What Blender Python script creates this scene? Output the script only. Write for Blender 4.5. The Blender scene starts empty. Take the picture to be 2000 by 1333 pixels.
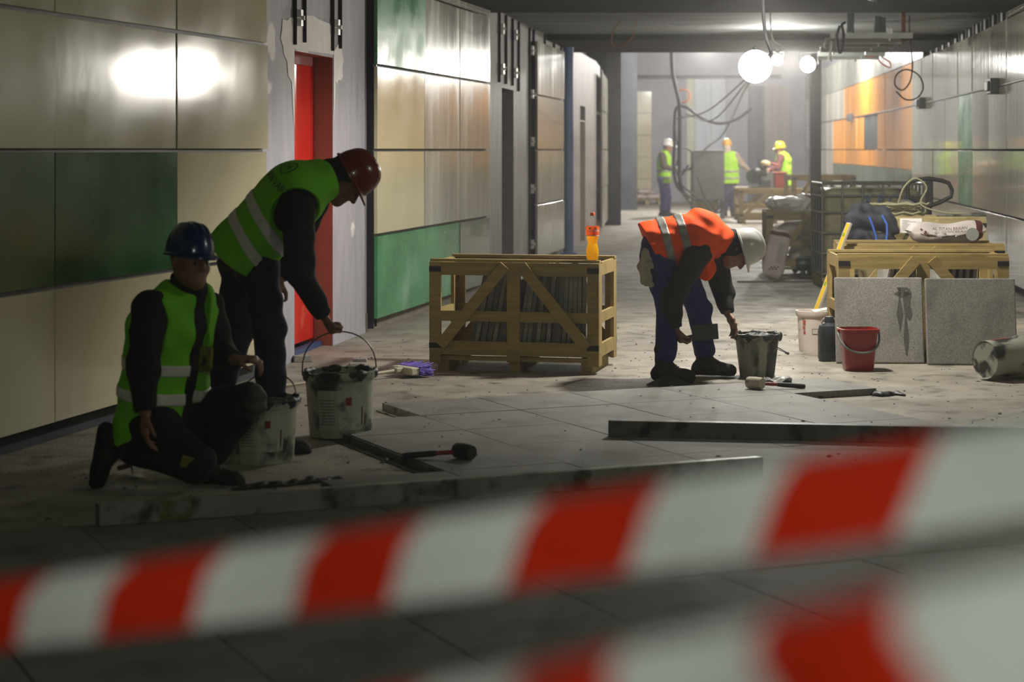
import bpy, math, random
import numpy as np
from mathutils import Vector, Matrix, Euler

random.seed(7)
RNG = np.random.RandomState(11)
SC = bpy.context.scene
COL = SC.collection
FPX, CX, HY, EYE = 3889.0, 1000.0, 292.0, 1.5      # focal length in pixels of the 2000 px frame, eye level row, eye height


def W(px, py, d):
    """real point at depth d that the level camera sees at (px, py)"""
    return ((px - CX) / FPX * d, d, EYE - (py - HY) / FPX * d)


def G(px, py, z=0.0):
    """real point on the horizontal plane z"""
    d = (EYE - z) * FPX / (py - HY)
    return ((px - CX) / FPX * d, d, z)


# ---------------------------------------------------------------- camera
cam = bpy.data.cameras.new('camera')
cam.sensor_width = 36.0
cam.lens = FPX * 36.0 / 2000.0
cam.shift_y = -(666.5 - HY) / 2000.0
cam.clip_start = 0.05
cam.clip_end = 200
cam.dof.use_dof = True
cam.dof.focus_distance = 13.2
cam.dof.aperture_fstop = 2.8
camo = bpy.data.objects.new('camera', cam)
COL.objects.link(camo)
camo.location = (0, 0, EYE)
camo.rotation_euler = (math.pi / 2, 0, 0)
SC.camera = camo

# ---------------------------------------------------------------- world, exposure
wd = bpy.data.worlds.new('station_dark')
SC.world = wd
wd.use_nodes = True
wd.node_tree.nodes['Background'].inputs[0].default_value = (0.55, 0.65, 0.55, 1)
wd.node_tree.nodes['Background'].inputs[1].default_value = 0.004
# thin construction dust hanging in the air of the whole place
vs_ = wd.node_tree.nodes.new('ShaderNodeVolumeScatter')
vs_.inputs['Color'].default_value = (1, .98, .96, 1)
vs_.inputs['Density'].default_value = 0.0034
vs_.inputs['Anisotropy'].default_value = 0.72
wd.node_tree.links.new(vs_.outputs[0], wd.node_tree.nodes['World Output'].inputs['Volume'])
SC.view_settings.view_transform = 'Standard'
SC.view_settings.look = 'None'
SC.view_settings.gamma = 1
SC.view_settings.use_curve_mapping = False
SC.view_settings.exposure = 0.0


def point(name, loc, power, color, radius=0.12):
    l = bpy.data.lights.new(name, 'POINT')
    l.energy = power
    l.color = color
    l.shadow_soft_size = radius
    o = bpy.data.objects.new(name, l)
    COL.objects.link(o)
    o.location = loc
    return o


def spot(name, loc, aim, power, color, angle, radius=0.1, blend=0.4):
    l = bpy.data.lights.new(name, 'SPOT')
    l.energy = power
    l.color = color
    l.spot_size = math.radians(angle)
    l.spot_blend = blend
    l.shadow_soft_size = radius
    o = bpy.data.objects.new(name, l)
    COL.objects.link(o)
    o.location = loc
    o.rotation_euler = (Vector(aim) - Vector(loc)).to_track_quat('-Z', 'Y').to_euler()
    return o


WHITE = (1.0, 0.96, 0.88)
LAMP_A = W(1475, 130, 17.0)            # bare site lamp in view
LAMP_B = W(1577, 126, 32.0)            # flood lamp on the black column
LAMP_O = (1.75, 13.7, 2.70)            # flood lamp under the ceiling above the frame
point('work_lamp_glow', (LAMP_A[0], LAMP_A[1] - 0.16, LAMP_A[2] + 0.0), 125, WHITE, 0.13)
spot('overhead_lamp_beam', LAMP_O, (1.3, 14.1, 0), 440, WHITE, 142, 0.1, 0.3)
spot('added_fill_beam', (3.0, 16.4, 2.74), (3.4, 19.5, 0), 250, WHITE, 150, 0.1, 0.5)  # unseen lamp added to brighten the crates, tank and sacks
point('column_lamp_glow', (LAMP_B[0] - 0.30, LAMP_B[1] - 0.35, LAMP_B[2]), 190, WHITE, 0.04)
point('hall_lamp_glow', (4.6, 47.0, 4.0), 1500, (1.0, 0.97, 0.93), 0.15)
point('hall_lamp_glow', (5.9, 40.0, 3.9), 1300, (1.0, 0.97, 0.92), 0.15)
LAMP_C = W(1518, 117, 25.4)            # small lamp dangling under the soffit
point('small_lamp_glow', (LAMP_C[0], LAMP_C[1] - 0.12, LAMP_C[2]), 95, WHITE, 0.03)
point('unseen_lamp_glow', (3.3, 8.3, 2.72), 40, (0.90, 1.0, 0.82), 0.15)
point('unseen_lamp_glow', (0.1, -0.6, 2.25), 125, (0.93, 1.0, 0.88), 0.2)  # unseen fill added behind the camera to brighten the tape


# ---------------------------------------------------------------- materials
def s2l(c):
    return tuple((x / 12.92 if x <= 0.04045 else ((x + 0.055) / 1.055) ** 2.4) for x in c)


def hexc(h):
    return s2l(tuple(int(h[i:i + 2], 16) / 255.0 for i in (0, 2, 4))) + (1.0,)


MATS = {}


def pm(name, c1, c2=None, scale=8.0, rough=0.6, metal=0.0, bump=0.0, stretch=(1, 1, 1), detail=6.0, lo=0.35, hi=0.65,
       rough2=None, bscale=None, spec=0.5, trans=0.0, alpha=None, emit=None, estr=0.0, c3=None, c3scale=3.0, c3lo=0.55, c3hi=0.62,
       coat=0.0, transl=0.0, c3stretch=None):
    """procedural material: two colours mixed by stretched noise, optional stain colour, optional fine relief"""
    if name in MATS:
        return MATS[name]
    m = bpy.data.materials.new(name)
    m.use_nodes = True
    nt = m.node_tree
    N, L = nt.nodes, nt.links
    b = N['Principled BSDF']
    b.inputs['Roughness'].default_value = rough
    b.inputs['Metallic'].default_value = metal
    b.inputs['Specular IOR Level'].default_value = spec
    b.inputs['Transmission Weight'].default_value = trans
    b.inputs['Coat Weight'].default_value = coat
    tc = N.new('ShaderNodeTexCoord')
    mp = N.new('ShaderNodeMapping')
    mp.inputs['Scale'].default_value = stretch
    L.new(tc.outputs['Object'], mp.inputs[0])
    nz = N.new('ShaderNodeTexNoise')
    nz.inputs['Scale'].default_value = scale
    nz.inputs['Detail'].default_value = detail
    L.new(mp.outputs[0], nz.inputs['Vector'])
    rp = N.new('ShaderNodeValToRGB')
    rp.color_ramp.elements[0].position = lo
    rp.color_ramp.elements[1].position = hi
    rp.color_ramp.elements[0].color = hexc(c1)
    rp.color_ramp.elements[1].color = hexc(c2 or c1)
    L.new(nz.outputs[0], rp.inputs[0])
    out = rp.outputs[0]
    if c3:
        n3 = N.new('ShaderNodeTexNoise')
        n3.inputs['Scale'].default_value = c3scale
        n3.inputs['Detail'].default_value = 5
        if c3stretch:
            m3 = N.new('ShaderNodeMapping')
            m3.inputs['Scale'].default_value = c3stretch
            L.new(tc.outputs['Object'], m3.inputs[0])
            L.new(m3.outputs[0], n3.inputs['Vector'])
        else:
            L.new(tc.outputs['Object'], n3.inputs['Vector'])
        r3 = N.new('ShaderNodeValToRGB')
        r3.color_ramp.elements[0].position = c3lo
        r3.color_ramp.elements[1].position = c3hi
        L.new(n3.outputs[0], r3.inputs[0])
        mx = N.new('ShaderNodeMix')
        mx.data_type = 'RGBA'
        L.new(r3.outputs[0], mx.inputs[0])
        L.new(out, mx.inputs[6])
        mx.inputs[7].default_value = hexc(c3)
        out = mx.outputs[2]
    L.new(out, b.inputs['Base Color'])
    if rough2 is not None:
        mr = N.new('ShaderNodeMapRange')
        mr.inputs[1].default_value = lo
        mr.inputs[2].default_value = hi
        mr.inputs[3].default_value = rough
        mr.inputs[4].default_value = rough2
        L.new(nz.outputs[0], mr.inputs[0])
        L.new(mr.outputs[0], b.inputs['Roughness'])
    if bump:
        bp = N.new('ShaderNodeBump')
        bp.inputs['Strength'].default_value = bump
        bp.inputs['Distance'].default_value = 0.02
        if bscale:
            nb = N.new('ShaderNodeTexNoise')
            nb.inputs['Scale'].default_value = bscale
            nb.inputs['Detail'].default_value = 4
            L.new(mp.outputs[0], nb.inputs['Vector'])
            L.new(nb.outputs[0], bp.inputs['Height'])
        else:
            L.new(nz.outputs[0], bp.inputs['Height'])
        L.new(bp.outputs[0], b.inputs['Normal'])
    if emit:
        b.inputs['Emission Color'].default_value = hexc(emit)
        b.inputs['Emission Strength'].default_value = estr
    if alpha is not None:
        b.inputs['Alpha'].default_value = alpha
    if transl:
        tr = N.new('ShaderNodeBsdfTranslucent')
        L.new(out, tr.inputs[0])
        ms = N.new('ShaderNodeMixShader')
        ms.inputs[0].default_value = transl
        L.new(b.outputs[0], ms.inputs[1])
        L.new(tr.outputs[0], ms.inputs[2])
        L.new(ms.outputs[0], N['Material Output'].inputs[0])
    MATS[name] = m
    return m


def granite(name, base, dark, light, scale=130.0, rough=0.75, stain=None):
    if name in MATS:
        return MATS[name]
    m = pm(name, base, light, scale=scale, rough=rough, detail=2, lo=0.42, hi=0.62, c3=dark, c3scale=scale * 1.3, c3lo=0.60, c3hi=0.64, bump=0.08)
    if stain:
        nt = m.node_tree
        N, L = nt.nodes, nt.links
        b = N['Principled BSDF']
        src = b.inputs['Base Color'].links[0].from_socket
        tc = N.new('ShaderNodeTexCoord')
        nz = N.new('ShaderNodeTexNoise')
        nz.inputs['Scale'].default_value = 3.0
        nz.inputs['Detail'].default_value = 7
        L.new(tc.outputs['Object'], nz.inputs['Vector'])
        r = N.new('ShaderNodeValToRGB')
        r.color_ramp.elements[0].position = 0.5
        r.color_ramp.elements[1].position = 0.7
        L.new(nz.outputs[0], r.inputs[0])
        mx = N.new('ShaderNodeMix')
        mx.data_type = 'RGBA'
        L.new(r.outputs[0], mx.inputs[0])
        L.new(src, mx.inputs[6])
        mx.inputs[7].default_value = hexc(stain)
        L.new(mx.outputs[2], b.inputs['Base Color'])
    return m


# ---------------------------------------------------------------- mesh helpers
class MB:
    def __init__(self):
        self.v, self.f, self.m = [], [], []
        self.cur = 0

    def add(self, vs, fs):
        o = len(self.v)
        self.v += [tuple(x) for x in vs]
        for f in fs:
            self.f.append(tuple(i + o for i in f))
            self.m.append(self.cur)
        return self

    def box(self, c, s, rot=None, taper=None):
        hx, hy, hz = s[0] / 2, s[1] / 2, s[2] / 2
        vs = []
        for z in (-hz, hz):
            k = 1.0 if (taper is None or z < 0) else taper
            for x, y in ((-hx, -hy), (hx, -hy), (hx, hy), (-hx, hy)):
                vs.append(Vector((x * k, y * k, z)))
        if rot is not None:
            R = rot if isinstance(rot, Matrix) else Euler(rot).to_matrix()
            vs = [R @ v for v in vs]
        cc = Vector(c)
        return self.add([v + cc for v in vs], [(0, 3, 2, 1), (4, 5, 6, 7), (0, 1, 5, 4), (1, 2, 6, 5), (2, 3, 7, 6), (3, 0, 4, 7)])

    def bar(self, a, b, w, t, side=(0, 1, 0)):
        """board from a to b, w wide across, t thick along side"""
        a, b = Vector(a), Vector(b)
        x = (b - a)
        ln = x.length
        x.normalize()
        y = Vector(side)
        y = (y - x * y.dot(x)).normalized()
        z = x.cross(y)
        R = Matrix((x, y, z)).transposed()
        return self.box((a + b) / 2, (ln, t, w), R)

    def tube(self, pts, r, n=8, cap=True, radii=None):
        P = [Vector(p) for p in pts]
        vs, fs = [], []
        up = None
        for i, p in enumerate(P):
            t = (P[min(i + 1, len(P) - 1)] - P[max(i - 1, 0)]).normalized()
            if up is None:
                up = Vector((0, 0, 1)) if abs(t.z) < 0.9 else Vector((1, 0, 0))
            a = (up - t * up.dot(t)).normalized()
            up = a
            b = t.cross(a)
            rr = radii[i] if radii else r
            for k in range(n):
                th = 2 * math.pi * k / n
                vs.append(p + a * (rr * math.cos(th)) + b * (rr * math.sin(th)))
        for i in range(len(P) - 1):
            for k in range(n):
                k2 = (k + 1) % n
                fs.append((i * n + k, i * n + k2, (i + 1) * n + k2, (i + 1) * n + k))
        if cap:
            fs.append(tuple(range(n - 1, -1, -1)))
            fs.append(tuple((len(P) - 1) * n + k for k in range(n)))
        return self.add(vs, fs)

    def lathe(self, prof, n=32, c=(0, 0, 0), sx=1.0, sy=1.0, capb=True, capt=False, power=2.0, arc=None):
        vs, fs = [], []
        for r, z in prof:
            for k in range(n):
                th = 2 * math.pi * k / n
                ct, st = math.cos(th), math.sin(th)
                if power != 2.0:
                    q = (abs(ct) ** power + abs(st) ** power) ** (-1.0 / power)
                    ct, st = ct * q, st * q
                vs.append((c[0] + r * sx * ct, c[1] + r * sy * st, c[2] + z))
        for i in range(len(prof) - 1):
            for k in range(n):
                k2 = (k + 1) % n
                fs.append((i * n + k, i * n + k2, (i + 1) * n + k2, (i + 1) * n + k))
        if capb:
            fs.append(tuple(range(n - 1, -1, -1)))
        if capt:
            fs.append(tuple((len(prof) - 1) * n + k for k in range(n)))
        return self.add(vs, fs)

    def grid(self, fn, nu, nv, closed_u=False):
        vs = [fn(i / (nu if closed_u else nu - 1), j / (nv - 1)) for j in range(nv) for i in range(nu)]
        fs = []
        for j in range(nv - 1):
            for i in range(nu if closed_u else nu - 1):
                i2 = (i + 1) % nu
                fs.append((j * nu + i, j * nu + i2, (j + 1) * nu + i2, (j + 1) * nu + i))
        return self.add(vs, fs)

    def poly(self, outline, y0, y1):
        """outline of (x, z) extruded from y0 to y1"""
        n = len(outline)
        vs = [(x, y0, z) for x, z in outline] + [(x, y1, z) for x, z in outline]
        fs = [tuple(range(n)), tuple(range(2 * n - 1, n - 1, -1))]
        for i in range(n):
            j = (i + 1) % n
            fs.append((j, i, i + n, j + n))
        return self.add(vs, fs)

    def mesh(self, name, mats, smooth=None):
        me = bpy.data.meshes.new(name)
        me.from_pydata(self.v, [], self.f)
        if not isinstance(mats, (list, tuple)):
            mats = [mats]
        for m in mats:
            me.materials.append(m)
        if len(mats) > 1:
            me.polygons.foreach_set('material_index', self.m)
        if smooth is not None:
            me.polygons.foreach_set('use_smooth', [True] * len(me.polygons))
            if smooth < 180:
                me.set_sharp_from_angle(angle=math.radians(smooth))
        me.update()
        return me


def link(name, data, parent=None, loc=(0, 0, 0), rot=(0, 0, 0)):
    o = bpy.data.objects.new(name, data)
    COL.objects.link(o)
    o.location = loc
    o.rotation_euler = rot
    if parent is not None:
        o.parent = parent
    return o


def ob(name, mb, mats, parent=None, loc=(0, 0, 0), rot=(0, 0, 0), smooth=None, bevel=0.0, seg=2):
    o = link(name, mb.mesh(name, mats, smooth), parent, loc, rot)
    if bevel:
        md = o.modifiers.new('edge', 'BEVEL')
        md.width = bevel
        md.segments = seg
        md.limit_method = 'ANGLE'
        md.angle_limit = math.radians(40)
    return o


def tag(o, label, cat, group=None):
    o['label'] = label
    o['category'] = cat
    if group:
        o['group'] = group
    return o


def thing(name, label, cat, loc=(0, 0, 0), rz=0.0, group=None, rot=None):
    o = link(name, None, None, loc, rot or (0, 0, rz))
    o.empty_display_size = 0.1
    return tag(o, label, cat, group)


def struct(o):
    o['kind'] = 'structure'
    return o


def arc_pts(c, r, a0, a1, n, axis='xz', sq=1.0):
    out = []
    for i in range(n + 1):
        a = math.radians(a0 + (a1 - a0) * i / n)
        if axis == 'xz':
            out.append((c[0] + r * math.cos(a), c[1], c[2] + r * sq * math.sin(a)))
        else:
            out.append((c[0] + r * math.cos(a), c[1] + r * sq * math.sin(a), c[2]))
    return out


def spline(pts, n=10):
    """Catmull-Rom through the points"""
    P = [Vector(p) for p in pts]
    P = [P[0] * 2 - P[1]] + P + [P[-1] * 2 - P[-2]]
    out = []
    for i in range(1, len(P) - 2):
        for k in range(n):
            t = k / n
            a, b, c, d = P[i - 1], P[i], P[i + 1], P[i + 2]
            out.append(0.5 * ((2 * b) + (c - a) * t + (2 * a - 5 * b + 4 * c - d) * t * t + (3 * b - a - 3 * c + d) * t ** 3))
    out.append(P[-2])
    return out


def text_mesh(body, size, extrude=0.0):
    cu = bpy.data.curves.new('lettering', 'FONT')
    cu.body = body
    cu.size = size
    cu.extrude = extrude
    cu.align_x = 'CENTER'
    cu.align_y = 'CENTER'
    cu.resolution_u = 3
    o = bpy.data.objects.new('lettering', cu)
    COL.objects.link(o)
    dg = bpy.context.evaluated_depsgraph_get()
    me = bpy.data.meshes.new_from_object(o.evaluated_get(dg))
    bpy.data.objects.remove(o)
    bpy.data.curves.remove(cu)
    return me

# ================================================================ SETTING
M_conc = pm('concrete_screed', '7d776a', '9e9789', scale=2.6, rough=0.8, detail=10, lo=.3, hi=.7, bump=0.3, bscale=60, c3='57534a', c3scale=5.5, c3lo=0.54, c3hi=0.72, rough2=0.6)
M_tile = granite('paving_granite', '73726b', '4a4943', '888680', 160, 0.7, '605e56')
M_mortar = pm('wet_mortar', '1f221f', '2e322d', scale=26, rough=0.5, bump=0.5)
M_wallp = pm('lilac_paint', '9a97a2', 'a9a6ae', scale=3, rough=0.6, stretch=(3, 3, 0.6), c3='e6e3df', c3scale=1.5, c3lo=0.63, c3hi=0.66)
M_plaster = pm('brushed_plaster', '6d6c70', '9c9a96', scale=5, rough=0.6, stretch=(5, 5, 0.35), bump=0.15)
M_dark = pm('dark_concrete', '33363a', '3f4246', scale=2.5, rough=0.9, bump=0.1, bscale=30)
M_soffit = pm('soffit_concrete', '8e9190', '74777a', scale=1.2, rough=0.8, stretch=(0.5, 4, 1), c3='43474a', c3scale=0.9, c3lo=0.58, c3hi=0.7, bump=0.1)
M_beam = pm('beam_dark_paint', '1d2022', '25282a', scale=3, rough=.9)
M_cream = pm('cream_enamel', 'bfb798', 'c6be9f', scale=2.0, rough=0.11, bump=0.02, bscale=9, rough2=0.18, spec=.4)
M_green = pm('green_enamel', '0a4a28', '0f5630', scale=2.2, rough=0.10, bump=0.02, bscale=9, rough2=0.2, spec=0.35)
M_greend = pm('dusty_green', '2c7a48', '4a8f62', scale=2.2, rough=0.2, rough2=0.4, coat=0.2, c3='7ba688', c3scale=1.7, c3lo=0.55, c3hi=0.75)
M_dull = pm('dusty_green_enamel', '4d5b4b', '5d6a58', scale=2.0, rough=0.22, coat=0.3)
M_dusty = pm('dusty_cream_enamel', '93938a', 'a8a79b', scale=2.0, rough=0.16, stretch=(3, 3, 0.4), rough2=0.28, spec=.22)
M_amber = pm('amber_reflection', 'ef9208', 'fbaa18', scale=3, rough=0.12, stretch=(7, 7, .25), c3='b9ae95', c3scale=4, c3stretch=(3, 3, .12), c3lo=.56, c3hi=.62)  # orange reflection on the right wall, painted as panel colour
M_rwall = pm('silver_cream_enamel', 'b4b2a3', 'c6c3b5', scale=3.0, rough=0.06, stretch=(6, 6, 0.3), rough2=0.11, bump=0.012)
M_black = pm('black_rail', '17191a', '1e2021', scale=6, rough=0.5)
M_alu = pm('zinc_bracket', 'b9bab6', 'd2d2cd', scale=20, rough=0.35, metal=0.7)
M_red = pm('red_door_gloss', 'cf1f14', 'd92a1c', scale=3, rough=0.2, coat=0.4, c3='d9564a', c3scale=2.2, c3lo=0.66, c3hi=0.72)
M_brown = pm('door_reveal_primer', '8d4a38', '985643', scale=4, rough=0.6)
M_blue = pm('blue_paint', '5b6f96', '6679a0', scale=4, rough=0.5)
M_hallw = pm('hall_lilac', '8e8d96', '9c9aa2', scale=1.5, rough=0.7)
M_pale = pm('hall_pale_panel', 'b4bac4', 'c3c8d0', scale=1.5, rough=0.5, stretch=(3, 3, 0.4))
M_ylw = pm('hall_yellow_panel', 'b5b69a', 'c0c0a6', scale=1.5, rough=0.5)
M_plug = pm('grey_plastic', '3c3f40', '4a4d4e', scale=6, rough=0.5)

# ---- floor with laid granite tiles
fl = struct(ob('floor', MB().box((2.5, 28, -0.1), (24, 76, 0.2)), M_conc))
TH = math.radians(24.5)
CU, SU = math.cos(TH), math.sin(TH)


def UV(u, v, z=0.04):
    return (u * CU - v * SU, u * SU + v * CU, z)


TZ = 0.04
tile_me = MB().box((0, 0, -0.019), (0.594, 0.594, 0.038)).mesh('tile', M_tile)


def wall_left_x(d):
    return np.interp(d, [0, 7.08, 8.59, 10.1, 11.61, 13.05, 16.27, 20.8, 25.25, 27.9, 35, 39.4], [-4.75, -3.05, -2.686, -2.319, -1.952, -1.601, -1.10, -0.23, 0.325, 0.73, 1.575, 1.9])


def wall_right_x(d):
    return 2.5 + 0.145 * d - 0.000749 * d * d


ntile = 0
for j in range(-2, 12):
    v0 = 3.54 + 0.6 * j
    for i in range(-8, 12):
        u0 = 2.87 + 0.6 * i
        uc, vc = u0 + 0.3, v0 + 0.3
        if v0 > 10.1:
            ok = 4.0 < u0 < 6.9
        elif v0 > 8.3:
            ok = 3.4 < u0 < 6.3
        elif v0 > 7.7:
            ok = 2.8 < u0 < 6.3
        elif v0 > 7.1:
            ok = u0 < 6.3
        else:
            ok = True
        x, y, z = UV(uc, vc)
        if not ok or y < 3.6 or x < wall_left_x(y) + 0.34 or x > min(wall_right_x(y) - 0.4, 3.4) or abs(x) > y * 0.30 + 0.7:
            continue
        link('tile', tile_me, fl, (x, y, TZ + random.uniform(-0.0012, 0.0012)), (random.uniform(-.0015, .0015), random.uniform(-.0015, .0015), TH))
        ntile += 1

# ---- left wall (structure behind the cladding, 0.1 m back), with door openings
PL = [(-4.26, 2.1), (-3.05, 7.08), (-2.686, 8.59), (-2.319, 10.10), (-1.952, 11.61), (-1.601, 13.05), (-1.10, 16.27), (-0.23, 20.8), (0.325, 25.25),
      (0.73, 27.9), (1.575, 35.0), (1.9, 39.4)]


def offset_poly(P, k):
    out = []
    for i, p in enumerate(P):
        a, b = P[max(i - 1, 0)], P[min(i + 1, len(P) - 1)]
        t = Vector((b[0] - a[0], b[1] - a[1])).normalized()
        out.append((p[0] - t.y * k, p[1] + t.x * k))
    return out


WL = offset_poly(PL, 0.10)


def ray_poly(P, px):
    s = (px - CX) / FPX
    for a, b in zip(P[:-1], P[1:]):
        dx, dy = b[0] - a[0], b[1] - a[1]
        den = dx - s * dy
        if abs(den) < 1e-9:
            continue
        t = (s * a[1] - a[0]) / den
        if -1e-6 <= t <= 1.0:
            return (a[0] + dx * t, a[1] + dy * t)
    return None


def wall_seg(mb, a, b, z0, z1, th=0.3):
    a, b = Vector((a[0], a[1])), Vector((b[0], b[1]))
    t = (b - a).normalized()
    n = Vector((-t.y, t.x)) * th
    vs = []
    for z in (z0, z1):
        vs += [(a.x, a.y, z), (b.x, b.y, z), (b.x + n.x, b.y + n.y, z), (a.x + n.x, a.y + n.y, z)]
    mb.add(vs, [(0, 3, 2, 1), (4, 5, 6, 7), (0, 1, 5, 4), (1, 2, 6, 5), (2, 3, 7, 6), (3, 0, 4, 7)])


D1a, D1b = ray_poly(WL, 575), ray_poly(WL, 650)
D2a, D2b = ray_poly(WL, 980), ray_poly(WL, 1003)
D3a, D3b = ray_poly(WL, 1133), ray_poly(WL, 1143)
mb = MB()
pts = [p for p in WL]
ZT = 3.05
chain = []
for p in WL:
    chain.append(('p', p))
marks = sorted([(D1a, 'o'), (D1b, 'c'), (D2a, 'o'), (D2b, 'c'), (D3a, 'o'), (D3b, 'c')], key=lambda q: q[0][1])
allp = sorted([(p, 'p') for p in WL] + marks, key=lambda q: q[0][1])
inside = False
for (p, k), (q, k2) in zip(allp[:-1], allp[1:]):
    if k == 'o':
        inside = True
    if k == 'c':
        inside = False
    mb.cur = 0 if p[1] < 19.5 else 1
    if p[1] >= 39:
        mb.cur = 2
    if inside:
        wall_seg(mb, p, q, 2.2, ZT)
    else:
        wall_seg(mb, p, q, 0, ZT)
wl = struct(ob('wall_left', mb, [M_wallp, M_plaster, M_dark]))

# ---- red door in its recess, and the two dark recesses further on
def recess(a, b, depth, name, door_m, rev_m, top=2.2, leaf=True):
    a, b = Vector((a[0], a[1])), Vector((b[0], b[1]))
    t = (b - a).normalized()
    n = Vector((-t.y, t.x))
    rz = math.atan2(t.y, t.x)
    w = (b - a).length
    r = struct(link(name, None, None, (a.x, a.y, 0), (0, 0, rz)))
    m = MB()
    m.box((-0.012 + 0.0, depth / 2 + .002, top / 2), (0.02, depth, top))
    m.box((w + 0.009, depth / 2 + .002, top / 2), (0.02, depth, top))
    m.box((w / 2, depth / 2 + .002, top + 0.009), (w + 0.04, depth, 0.02))
    ob('reveal_lining', m, rev_m, r)
    m = MB()
    m.box((w / 2, depth + 0.03, top - 0.035), (w, 0.05, 0.07))
    m.box((0.03, depth + 0.03, top / 2), (0.06, 0.05, top))
    m.box((w - 0.012, depth + 0.03, top / 2), (0.024, 0.05, top))
    ob('door_frame', m, pm('door_frame_dark_red', '7a2018', '84261d', rough=0.5), r)
    if leaf:
        lf = ob('door_leaf', MB().box((w / 2, depth + 0.04, top / 2 - 0.0), (w - 0.03, 0.04, top - 0.12)), door_m, r, bevel=0.004)
        return r, w
    return r, w


d1, w1 = recess(D1a, D1b, 0.13, 'door_1', M_red, M_brown)
sg = ob('paper_sign', MB().box((0.27, 0.143, 1.72), (0.40, 0.003, 0.10)), pm('paper_white', 'd9d3cf', 'e2dcd8', rough=0.8), d1)
tm = text_mesh('VO2', 0.06)
tm.materials.append(pm('pencil_grey', '77706e', rough=0.8))
lt = link('lettering', tm, sg, (0.33, 0.1405, 1.72), (math.pi / 2, 0, 0))
ob('threshold_strip', MB().box((w1 / 2, 0.11, 0.02), (w1 - 0.02, 0.05, 0.04)), pm('blue_threshold', '2c3a63', '344472', rough=0.6), d1)
d2, w2 = recess(D2a, D2b, 0.30, 'door_2', pm('dark_leaf', '3a3436', '423c3e', rough=0.6), pm('recess_plaster', '6b635f', '746c68', rough=0.7))
d3, w3 = recess(D3a, D3b, 0.30, 'door_3', pm('pale_leaf', 'b7ada4', 'c0b6ad', rough=0.7), pm('pale_reveal', 'b0a69d', 'b9afa6', rough=0.7), top=1.95)

# ---- glossy cladding panels
PANEL = {}


def panel_mesh(w, h, mat, ribbed=False):
    key = (round(w, 3), round(h, 3), mat.name, ribbed)
    if key in PANEL:
        return PANEL[key]
    m = MB()
    if ribbed:
        n = max(4, int(h / 0.033))
        prof = []
        for i in range(n):
            z = h * i / n
            s = h / n
            prof += [(0.0, z), (0.0, z + s * 0.6), (0.016, z + s * 0.68), (0.016, z + s * 0.92)]
        prof.append((0.0, h))
        vs = [(0.003, y, z) for y, z in prof] + [(w - 0.003, y, z) for y, z in prof]
        k = len(prof)
        m.add(vs, [(i, i + k, i + 1 + k, i + 1) for i in range(k - 1)])
        m.box((w / 2, 0.024, h / 2), (w - 0.006, 0.014, h))
    else:
        g, e = 0.005, 0.002
        f = [(g, 0.002, g), (w - g, 0.002, g), (w - g, 0.002, h - g), (g, 0.002, h - g)]
        q = [(g + e, 0, g + e), (w - g - e, 0, g + e), (w - g - e, 0, h - g - e), (g + e, 0, h - g - e)]
        bk = [(g, 0.03, g), (w - g, 0.03, g), (w - g, 0.03, h - g), (g, 0.03, h - g)]
        fs = [(4, 5, 6, 7), (8, 11, 10, 9)]
        for i in range(4):
            j = (i + 1) % 4
            fs += [(i, j, j + 4, i + 4), (i, i + 8, j + 8, j)]
        m.add(f + q + bk, fs)
    PANEL[key] = m.mesh('cladding_panel', mat)
    return PANEL[key]


ROWS = [0.11, 0.805, 1.5, 2.195, 2.89]


def panel(parent, a, b, z0, z1, mat, ribbed=False, tilt=0.004):
    a, b = Vector((a[0], a[1])), Vector((b[0], b[1]))
    t = b - a
    w = t.length
    o = link('cladding_panel', panel_mesh(w, z1 - z0, mat, ribbed), parent, (a.x, a.y, z0),
             (random.uniform(-tilt, tilt) * .5, 0, math.atan2(t.y, t.x) + random.uniform(-tilt, tilt)))
    return o


def lerp2(a, b, t):
    return (a[0] + (b[0] - a[0]) * t, a[1] + (b[1] - a[1]) * t)


sec1 = PL[0:6]
s0 = [lerp2(PL[0], PL[1], t) for t in (0, 0.333, 0.667)]
sec1 = s0 + PL[1:6]
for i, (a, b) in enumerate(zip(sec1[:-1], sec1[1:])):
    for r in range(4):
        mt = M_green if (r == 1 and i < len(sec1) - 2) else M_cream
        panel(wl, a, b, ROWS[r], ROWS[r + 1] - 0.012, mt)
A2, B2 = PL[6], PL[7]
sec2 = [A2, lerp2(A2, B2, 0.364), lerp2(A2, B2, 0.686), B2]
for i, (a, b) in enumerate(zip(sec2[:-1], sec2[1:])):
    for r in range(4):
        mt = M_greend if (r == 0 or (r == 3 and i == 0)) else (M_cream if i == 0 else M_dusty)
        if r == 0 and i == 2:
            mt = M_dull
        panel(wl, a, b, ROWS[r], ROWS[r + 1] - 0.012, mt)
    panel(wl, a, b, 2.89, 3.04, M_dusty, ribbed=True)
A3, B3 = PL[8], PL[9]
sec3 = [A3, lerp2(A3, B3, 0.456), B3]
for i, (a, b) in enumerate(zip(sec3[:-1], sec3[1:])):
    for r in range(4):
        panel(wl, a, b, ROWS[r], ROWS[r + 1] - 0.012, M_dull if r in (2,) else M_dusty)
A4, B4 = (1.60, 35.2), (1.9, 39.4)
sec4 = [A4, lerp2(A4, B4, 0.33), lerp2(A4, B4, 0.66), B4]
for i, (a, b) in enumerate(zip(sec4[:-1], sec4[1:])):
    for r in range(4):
        panel(wl, a, b, ROWS[r], ROWS[r + 1] - 0.012, M_dusty)

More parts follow.
